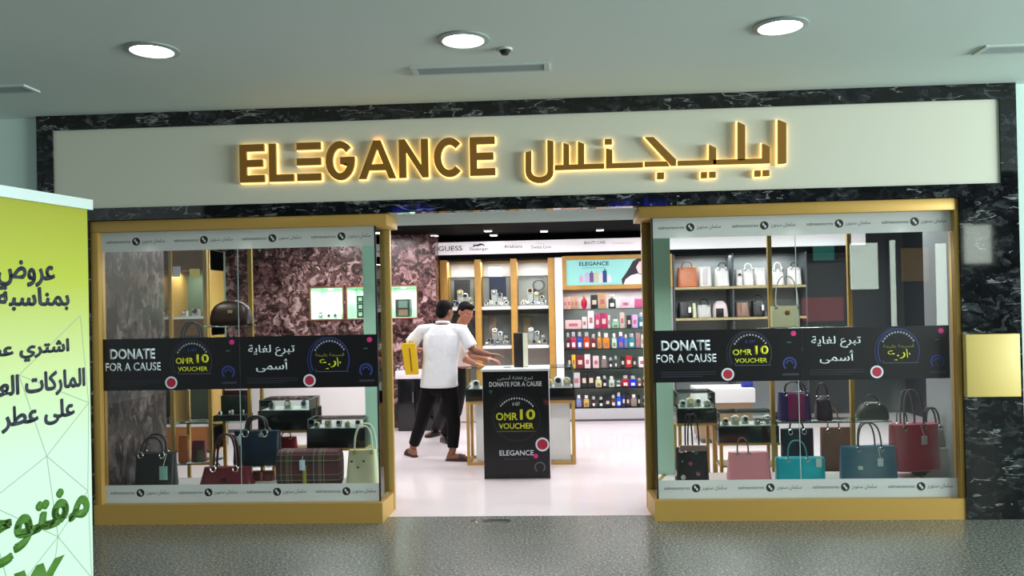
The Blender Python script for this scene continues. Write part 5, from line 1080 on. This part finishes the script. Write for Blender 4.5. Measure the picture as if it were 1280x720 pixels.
# ------------------------------------------------------------------ people
def remeshed(mb, name, mats, parent, voxel, smooth=4, paint=None):
    bmesh.ops.recalc_face_normals(mb.bm, faces=mb.bm.faces[:])
    me = bpy.data.meshes.new('form'); mb.bm.to_mesh(me); mb.bm.free()
    o = bpy.data.objects.new('form', me); COL.objects.link(o)
    r = o.modifiers.new('r', 'REMESH'); r.mode = 'VOXEL'; r.voxel_size = voxel
    s = o.modifiers.new('s', 'SMOOTH'); s.iterations = smooth; s.factor = 0.5
    out = bpy.data.meshes.new_from_object(o.evaluated_get(bpy.context.evaluated_depsgraph_get()))
    bpy.data.objects.remove(o); bpy.data.meshes.remove(me); out.name = name
    base = BASE[parent.name]
    if paint:
        for p in out.polygons:
            p.material_index = paint(p.center)
    for v in out.vertices: v.co -= base
    for m in list(out.materials): pass
    out.materials.clear()
    return link(name, out, mats, parent, base, True, ang=180)
def limb(mb, pts, n=14):
    """tapered limb: list of (point, radius), rounded at both ends"""
    for p, r in pts: mb.ell(p, (r, r, r), n=n)
    for (a, ra), (b, rb) in zip(pts, pts[1:]):
        if (V(b)-V(a)).length > 1e-5: mb.cyl(a, b, ra, rb, n=n)
def torso(mb, rows, lat):
    lat = V(lat).normalized(); fw = V((0, 0, 1)).cross(lat); rings = []
    for c, a, b in rows:
        c = V(c); rings.append([c+lat*(math.copysign(abs(math.cos(t))**0.85, math.cos(t))*a)+fw*(math.copysign(abs(math.sin(t))**0.85, math.sin(t))*b) for t in [2*math.pi*k/24 for k in range(24)]])
    mb.loft(rings)
def hand(mb, wrist, d, nrm, side, curl=0.35, L=0.18):
    """palm, four unequal bent fingers, thumb off the side"""
    w = V(wrist); d = V(d).normalized(); s = V(side); s = (s-d*s.dot(d)).normalized(); n = d.cross(s).normalized()
    if n.dot(V(nrm)) < 0: n = -n
    for k in range(4):
        q = (k-1.5)*0.019
        limb(mb, [(w+d*0.01+s*q*0.6, 0.014), (w+d*0.085+s*q, 0.0125)], 8)
        base = w+d*0.088+s*q; ln = L*(0.215, 0.25, 0.235, 0.185)[k]
        d1 = (d+n*curl*0.6).normalized(); d2 = (d+n*curl*1.6).normalized(); d3 = (d+n*curl*2.6).normalized()
        p1 = base+d1*ln; p2 = p1+d2*ln*0.72; p3 = p2+d3*ln*0.5
        limb(mb, [(base, 0.0105), (p1, 0.0095), (p2, 0.0085), (p3, 0.0075)], 8)
    tb = w+d*0.028-s*0.026; t1 = tb+(d*0.6-s*0.7+n*0.3).normalized()*0.042; t2 = t1+(d*0.85-s*0.2+n*0.4).normalized()*0.032
    limb(mb, [(w+d*0.015-s*0.01, 0.014), (tb, 0.0135), (t1, 0.011), (t2, 0.009)], 8)
def headshape(mb, c, f, u):
    f = V(f).normalized(); u = V(u).normalized(); s = f.cross(u).normalized(); u = s.cross(f)
    M3 = Matrix((s, f, u)).transposed(); c = V(c); at = lambda a, b, d: c+s*a+f*b+u*d
    mb.ell(at(0, -0.012, 0.025), (0.076, 0.094, 0.090), M3, 20)
    mb.ell(at(0, 0.022, -0.035), (0.062, 0.070, 0.078), M3, 18)
    mb.ell(at(0, 0.055, -0.082), (0.036, 0.032, 0.026), M3, 12)
    mb.ell(at(0, 0.086, 0.028), (0.044, 0.012, 0.010), M3, 10)
    limb(mb, [(at(0, 0.085, 0.015), 0.010), (at(0, 0.102, -0.018), 0.014)], 10); mb.ell(at(0, 0.094, -0.022), (0.018, 0.012, 0.010), M3, 10)
    mb.ell(at(0, 0.084, -0.048), (0.024, 0.012, 0.007), M3, 10); mb.ell(at(0, 0.081, -0.060), (0.021, 0.012, 0.008), M3, 10)
    for q in (-1, 1):
        mb.ell(at(q*0.076, -0.012, -0.004), (0.011, 0.022, 0.032), M3, 10)
        mb.ell(at(q*0.042, 0.062, -0.012), (0.022, 0.018, 0.018), M3, 10)
    return s, f, u, at
def hairshape(mb, at, M3, full=1.0):
    mb.ell(at(0, -0.024, 0.040), (0.083*full, 0.096*full, 0.088*full), M3, 20)
    mb.ell(at(0, -0.056, -0.012), (0.076, 0.054, 0.072), M3, 16)
    mb.ell(at(0, 0.050, 0.088), (0.060, 0.042, 0.034), M3, 14)
SKIN1 = M('skin_brown', (132, 84, 62), 0.55); SKIN2 = M('skin_tan', (164, 106, 80), 0.55)
EYEW = M('eye_dark', (24, 18, 16), 0.3); LIPM = M('lip', (122, 66, 58), 0.5); HAIR = M('hair_black', (10, 9, 10), 0.8, spec=0.15, bump=(160, 0.5, 0.004)); BEARD = M('beard_stubble', (52, 34, 28), 0.7)
SHIRT = M('white_shirt_cotton', (232, 234, 240), 0.75, bump=(14, 0.55, 0.02)); SHIRT2 = M('cream_shirt_cotton', (232, 222, 212), 0.75, bump=(14, 0.4, 0.015)); TROU = M('black_trouser', (8, 8, 10), 0.8, spec=0.2, bump=(16, 0.4, 0.015)); TROU2 = M('charcoal_trouser', (10, 10, 12), 0.8, spec=0.2, bump=(16, 0.4, 0.015))
def facepaint(at, lips=True, beard=False):
    e1, e2, mo = at(-0.032, 0.080, 0.004), at(0.032, 0.080, 0.004), at(0, 0.092, -0.054); b1, b2 = at(-0.033, 0.083, 0.030), at(0.033, 0.083, 0.030); ch = at(0, 0.055, -0.085); hc = at(0, 0, 0); u = (at(0, 0, 1)-hc); f = at(0, 1, 0)-hc
    def p(c):
        if (c-e1).length < 0.013 or (c-e2).length < 0.013 or abs((c-b1).dot(u)) < 0.005 and (c-b1).length < 0.024 or abs((c-b2).dot(u)) < 0.005 and (c-b2).length < 0.024: return 1
        if abs((c-mo).dot(u)) < 0.008 and (c-mo).length < 0.024: return 2
        d = c-hc
        if beard and d.length < 0.16 and -0.13 < d.dot(u) < -0.030 and d.dot(f) > -0.03: return 3
        return 0
    return p
def person(label, J, skin, shirt, trousers, shoe, beard=False, sleeve=0.85, open_sandal=False, hem=0.06):
    pel = V(J['pelvis']); root = thing('person', label, 'person', (pel.x, pel.y, 0))
    g = lambda k: V(J[k])
    lat = (g('shR')-g('shL')); lat.z = 0; lat.normalize(); fw = V((0, 0, 1)).cross(lat)
    hl = (g('hipR')-g('hipL')); hl.z = 0; hl.normalize()
    b = MB(); ch = (g('shL')+g('shR'))/2
    waist = pel.lerp(ch, 0.42)
    torso(b, [(pel-V((0, 0, 0.10)), 0.14, 0.10), (pel, 0.165, 0.115), (waist, 0.145, 0.105), (pel.lerp(ch, 0.72), 0.165, 0.115), (pel.lerp(ch, 0.93), 0.165, 0.10), (ch+V((0, 0, 0.03)), 0.10, 0.07)], lat)
    limb(b, [(ch+V((0, 0, -0.02)), 0.06), (g('neck'), 0.057), (g('head')-V((0, 0, 0.05))-V(J['face'])*0.012, 0.055)])
    for s in 'LR':
        limb(b, [(g('sh'+s), 0.056), (g('sh'+s).lerp(g('el'+s), 0.4), 0.050), (g('el'+s), 0.041), (g('el'+s).lerp(g('wr'+s), 0.3), 0.042), (g('wr'+s), 0.027)])
        limb(b, [(g('hip'+s), 0.088), (g('hip'+s).lerp(g('kn'+s), 0.5), 0.074), (g('kn'+s), 0.054), (g('kn'+s).lerp(g('an'+s), 0.3), 0.055), (g('an'+s), 0.037)])
        hand(b, g('wr'+s), J['hd'+s], J['hn'+s], J['hs'+s], J.get('curl'+s, 0.35))
        a, t = g('an'+s), g('toe'+s); d = (t-a); d.z = 0; d.normalize(); he = V((a.x, a.y, 0.034))-d*0.04; ty = V((t.x, t.y, 0.026))
        if a.z > 0.15: he.z = a.z-0.07
        limb(b, [(a, 0.036), (he, 0.032)]); limb(b, [(he, 0.031), (he.lerp(ty, 0.5)+V((0, 0, 0.012)), 0.034), (ty, 0.024)])
    s_, f_, u_, at = headshape(b, g('head'), J['face'], J['up'])
    M3 = Matrix((s_, f_, u_)).transposed()
    body = remeshed(b, 'body', [skin, EYEW, LIPM, BEARD], root, 0.0062, 3, facepaint(at, beard=beard))
    h = MB(); hairshape(h, at, M3); hair = remeshed(h, 'hair', HAIR, root, 0.008, 3)
    # shirt
    c = MB(); hemz = J['hem']
    hp = V((pel.x, pel.y, hemz))
    torso(c, [(hp, 0.205, 0.150), (hp.lerp(V((pel.x, pel.y, pel.z+0.06)), 0.5), 0.198, 0.143), (waist, 0.184, 0.135), (pel.lerp(ch, 0.72), 0.196, 0.140), (pel.lerp(ch, 0.90), 0.192, 0.128), (ch+V((0, 0, 0.022)), 0.135, 0.092), (ch+V((0, 0, 0.055)), 0.085, 0.075)], lat)
    for s in 'LR':
        e = g('sh'+s).lerp(g('el'+s), sleeve)
        limb(c, [(ch.lerp(g('sh'+s), 0.45)+V((0, 0, 0.004)), 0.066), (g('sh'+s)-V((0, 0, 0.006)), 0.064), (g('sh'+s).lerp(g('el'+s), 0.45), 0.066)]); c.cyl(g('sh'+s).lerp(g('el'+s), 0.40), e, 0.070, 0.073, n=16)
    sh = remeshed(c, 'shirt', shirt, root, 0.010, 5)
    c = MB(); nk = g('neck'); c.tube([nk+lat*math.cos(k*math.pi/10)*0.066+fw*math.sin(k*math.pi/10)*0.064+V((0, 0, -0.004+0.010*math.sin(k*math.pi/10)*(-1 if True else 1))) for k in range(20)], 0.015, 8, True); c.build('collar', shirt, root)
    # trousers
    c = MB(); torso(c, [(pel+V((0, 0, 0.10)), 0.162, 0.118), (pel, 0.178, 0.128), (pel-V((0, 0, 0.09)), 0.172, 0.118), (pel-V((0, 0, 0.14)), 0.10, 0.09)], hl)
    for s in 'LR':
        e = g('kn'+s).lerp(g('an'+s), J.get('cuff', 0.88))
        limb(c, [(g('hip'+s)-V((0, 0, 0.01)), 0.102), (g('hip'+s).lerp(g('kn'+s), 0.5), 0.088), (g('kn'+s), 0.071), (g('kn'+s).lerp(g('an'+s), 0.35), 0.069)]); c.cyl(g('kn'+s).lerp(g('an'+s), 0.35), e, 0.069, 0.058, n=16)
    remeshed(c, 'trousers', trousers, root, 0.010, 5)
    for s in 'LR':
        a, t = g('an'+s), g('toe'+s); d = (t-a); d.z = 0; d.normalize(); sd = V((-d.y, d.x, 0)); he = V((a.x, a.y, 0))-d*0.075; L = (V((t.x, t.y, 0))-he).length+0.03; m = MB()
        lift = max(0.0, a.z-0.17)*0.9
        def fp(k, w, z): return he+d*(L*k)+sd*w+V((0, 0, z+lift*max(0, 1-k*1.3)))
        outline = [(0.0, 0.022), (0.06, 0.034), (0.3, 0.036), (0.55, 0.043), (0.8, 0.047), (0.94, 0.034), (1.0, 0.014)]
        if open_sandal:
            rings = []
            for z in (0.001, 0.018): rings.append([fp(k, w, z) for k, w in outline]+[fp(k, -w, z) for k, w in reversed(outline)])
            m.loft(rings); q = m.build('sandal', shoe, root, smooth=False)
            m = MB()
            for k, r in ((0.62, 0.062), (0.74, 0.056)): m.loft([[fp(k-0.05, r*math.cos(x)*0.85, 0.016+r*0.95*math.sin(x)) for x in [math.pi*j/8 for j in range(9)]]+[fp(k-0.05, (r-0.006)*math.cos(x)*0.85, 0.016+(r-0.006)*0.95*math.sin(x)) for x in [math.pi*j/8 for j in range(8, -1, -1)]], [fp(k+0.05, r*math.cos(x)*0.85, 0.016+r*0.95*math.sin(x)) for x in [math.pi*j/8 for j in range(9)]]+[fp(k+0.05, (r-0.006)*math.cos(x)*0.85, 0.016+(r-0.006)*0.95*math.sin(x)) for x in [math.pi*j/8 for j in range(8, -1, -1)]]])
            m.build('sandal_strap', shoe, q)
        else:
            m.loft([[fp(k, w, 0.001) for k, w in outline]+[fp(k, -w, 0.001) for k, w in reversed(outline)], [fp(k, w*1.02, 0.03) for k, w in outline]+[fp(k, -w*1.02, 0.03) for k, w in reversed(outline)], [fp(0.06+k*0.86, w*0.9, 0.062-0.018*k) for k, w in outline]+[fp(0.06+k*0.86, -w*0.9, 0.062-0.018*k) for k, w in reversed(outline)], [fp(0.08+k*0.5, w*0.6, 0.088-0.02*k) for k, w in outline]+[fp(0.08+k*0.5, -w*0.6, 0.088-0.02*k) for k, w in reversed(outline)]])
            m.build('shoe', shoe, root)
    return root
# man seen from behind, one arm reaching over the showcase
Y1 = 2.46
w = lambda px, py, dy=0.0: W(px, py, Y1+dy)
J = dict(head=w(556.5, 390, 0.05), face=(0.55, 0.80, -0.22), up=(0.05, 0.10, 1), neck=w(553.5, 403, 0.02), shL=w(527, 412.5, 0.03), shR=w(578, 412.5, -0.02), elL=w(511, 433, 0.06), wrL=w(520, 437, 0.30), elR=w(591, 438, -0.04), wrR=w(610, 443, 0.06),
         hdL=(0.45, 0.9, 0.1), hnL=(0.2, -0.1, -1), hsL=(-1, 0.3, 0), hdR=(1, 0.15, -0.06), hnR=(0, 0.2, -1), hsR=(0.1, -1, 0.0), curlL=0.5, curlR=0.3,
         pelvis=w(549, 476), hipL=w(538, 484, 0.02), hipR=w(561, 484, -0.02), knL=w(527, 527, 0.06), knR=w(567.5, 530, -0.04), hem=w(549, 484).z, cuff=0.90)
gl, gr = WZ(514, 571, 0), WZ(566, 576, 0)
J['anL'] = V((gl.x+0.02, gl.y+0.01, 0.105)); J['toeL'] = V((gl.x-0.07, gl.y+0.15, 0.03)); J['anR'] = V((gr.x+0.0, gr.y, 0.105)); J['toeR'] = V((gr.x+0.15, gr.y-0.02, 0.03))
SAND = M('sandal_leather', (58, 34, 30), 0.5)
man1 = person('person seen from behind in a white short-sleeved shirt, black trousers and sandals', J, SKIN1, SHIRT, TROU, SAND, open_sandal=True)
# yellow bag hanging from his bent arm
c = J['elL']+V((0.014, -0.165, 0)); zt = Z(514, 429, c.y)
bl = Z(519, 468, c.y)
yb = thing('shopping_bag', 'yellow paper carrier bag hanging from the arm of the man in white', 'shopping bag', (c.x+0.035, c.y, bl))
YEL = M('yellow_paper', (226, 186, 20), 0.5)
m = MB(); hw = 0.075
rings = []
for q, a, sh in ((0, 0.060, 0.022), (0.04, 0.064, 0.021), (0.5, 0.068, 0.008), (0.95, 0.073, -0.010), (1.0, 0.073, -0.012)):
    z = bl+(zt-bl)*q; rings.append([V((c.x+0.026+sh-a, c.y-0.045, z)), V((c.x+0.026+sh+a, c.y-0.030, z)), V((c.x+0.026+sh+a, c.y+0.045, z)), V((c.x+0.026+sh-a, c.y+0.03, z))])
m.loft(rings); m.build('bag_body', YEL, yb)
ey = J['elL'].y
for k, dx in enumerate((-0.006, 0.022)):
    q = lambda s, y, z: V((c.x+dx+s, y, z))
    m = MB(); m.tube([q(-0.024, c.y-0.02, zt-0.02), q(-0.022, ey-0.098, c.z-0.01), q(-0.018, ey-0.086, c.z+0.055), q(-0.014, ey-0.035, c.z+0.092), q(0, ey+0.0, c.z+0.098), q(0.014, ey-0.035, c.z+0.092), q(0.018, ey-0.086, c.z+0.055), q(0.022, ey-0.098, c.z-0.01), q(0.024, c.y-0.02, zt-0.02)], 0.004, 6); m.build('handle', M('yellow_cord', (200, 150, 30), 0.6), yb)
m = MB(); m.prism([V((c.x+0.030+s*0.008+q*0.020, c.y-0.0472+0.0075*0.9, bl+(zt-bl)*(0.85-q*0.75)+dz)) for s, q, dz in ((-1, 0, 0), (1, 0, 0), (1, 1, 0), (-1, 1, 0))], [V((c.x+0.030+s*0.008+q*0.020, c.y-0.046+0.0075*0.9, bl+(zt-bl)*(0.85-q*0.75)+dz)) for s, q, dz in ((-1, 0, 0), (1, 0, 0), (1, 1, 0), (-1, 1, 0))]); m.build('dark_print', M('bag_print', (150, 96, 30), 0.6), yb, smooth=False)
# bearded man behind, bending over the showcase
Y2 = 3.02
w = lambda px, py, dy=0.0: W(px, py, Y2+dy)
J = dict(head=w(582, 391, -0.02), face=(0.66, -0.66, -0.36), up=(0.22, -0.10, 1), neck=w(575.5, 407.5, 0.06), shL=w(582, 418, -0.10), shR=w(560, 417, 0.16), elL=w(590, 444, -0.16), wrL=w(611, 449, -0.36), elR=w(572, 445, 0.12), wrR=w(594, 455, -0.12),
         hdL=(0.75, -0.65, -0.1), hnL=(0, 0, -1), hsL=(0.6, 0.7, 0), hdR=(0.8, -0.55, -0.12), hnR=(0, 0, -1), hsR=(-0.6, -0.7, 0), curlL=0.4, curlR=0.4,
         pelvis=w(571.5, 463, 0.20), hipL=w(575, 471, 0.12), hipR=w(566, 471, 0.28), knL=w(570, 515, 0.26), knR=w(556, 514, 0.46), hem=w(571, 457, 0.2).z, cuff=0.97)
gl, gr = WZ(556, 553, 0), WZ(545, 545, 0)
J['anL'] = V((gl.x, gl.y, 0.10)); J['toeL'] = V((gl.x+0.10, gl.y-0.13, 0.03)); J['anR'] = V((gr.x, gr.y, 0.10)); J['toeR'] = V((gr.x-0.09, gr.y-0.12, 0.03))
person('bearded person in a cream collared shirt leaning over the showcase, looking down', J, SKIN2, SHIRT2, TROU2, M('black_shoe', (14, 14, 16), 0.3), beard=True)
# ------------------------------------------------------------------ the lit shop across the mall, seen only as reflections in the glass and stone
YO2 = -12.0
mx = lambda px: X(px, -YO2); mz = lambda px, py: Z(px, py, -YO2)
struct(MB().box((-8, YO2-0.2, -0.0), (14, YO2-0.02, 5.2)).build('wall_opposite', M('opposite_wall', (58, 62, 66), 0.6), smooth=False))
OW = M('opposite_lit_window', (236, 250, 236), 0.5, emit=8.0)
for k, (a, b, t0, t1, lab) in enumerate(((1064, 1100, 304, 362, 'wide lit shop window across the mall'), (1114, 1122, 300, 420, 'narrow lit shop window across the mall'), (1171, 1186, 304, 410, 'tall lit shop window across the mall'), (1203, 1238, 282, 330, 'raised square lit window across the mall'), (1003, 1056, 372, 402, 'low red counter across the mall, glow added for its reflection'), (1018, 1046, 300, 326, 'small teal lit window across the mall'), (1128, 1164, 310, 352, 'dim amber glowing pane added across the mall for reflections'))):
    x0, x1, z0, z1 = mx(a), mx(b), mz(a, t1), mz(a, t0); t = thing('lit_shop_window', lab, 'shop window', ((x0+x1)/2, YO2, z0), 'lit windows across the mall')
    MB().box((x0, YO2-0.015, z0), (x1, YO2, z1)).build('lit_pane', OW if k < 4 else (M('opposite_red', (190, 70, 70), emit=2.2), M('opposite_teal', (70, 160, 150), emit=2.5), M('opposite_amber', (150, 116, 60), emit=1.8))[k-4], t, smooth=False)  # red counter glows only for its reflection; amber pane added to fill reflections
    m = MB()
    for p, q in (((x0-0.05, YO2-0.018, z0-0.05), (x1+0.05, YO2+0.04, z0)), ((x0-0.05, YO2-0.018, z1), (x1+0.05, YO2+0.04, z1+0.05)), ((x0-0.05, YO2-0.018, z0), (x0, YO2+0.04, z1)), ((x1, YO2-0.018, z0), (x1+0.05, YO2+0.04, z1))): m.box(p, q)
    m.build('frame', BLACKM, t, smooth=False)
QP = Plane((0, YO2, 0), (1, 0, 0), (0, 1, 0)); BLU = M('blue_neon', (60, 80, 255), 0.5, emit=5)
for a, b, t0, t1, word, lab in ((760, 836, 250, 262, 'بتول انور', 'blue lit Arabic shop sign across the mall, reflected above the column-side window'), (492, 545, 256, 268, 'محل انور', 'blue lit Arabic shop sign across the mall, reflected above the entrance')):
    x0, x1, z0, z1 = mx(a), mx(b), mz((a+b)/2, t1), mz((a+b)/2, t0); t = thing('neon_sign', lab, 'sign', ((x0+x1)/2, YO2, z0), 'blue signs across the mall')
    text_on('lettering', arab(word), QP, (x0, z0, x1, z1), BLU, t, 0.02, 0.03, bold=0.004)
    MB().box((x0, YO2, z0-0.06), (x1, YO2+0.03, z0-0.03)).build('mounting_bar', BLACKM, t, smooth=False)
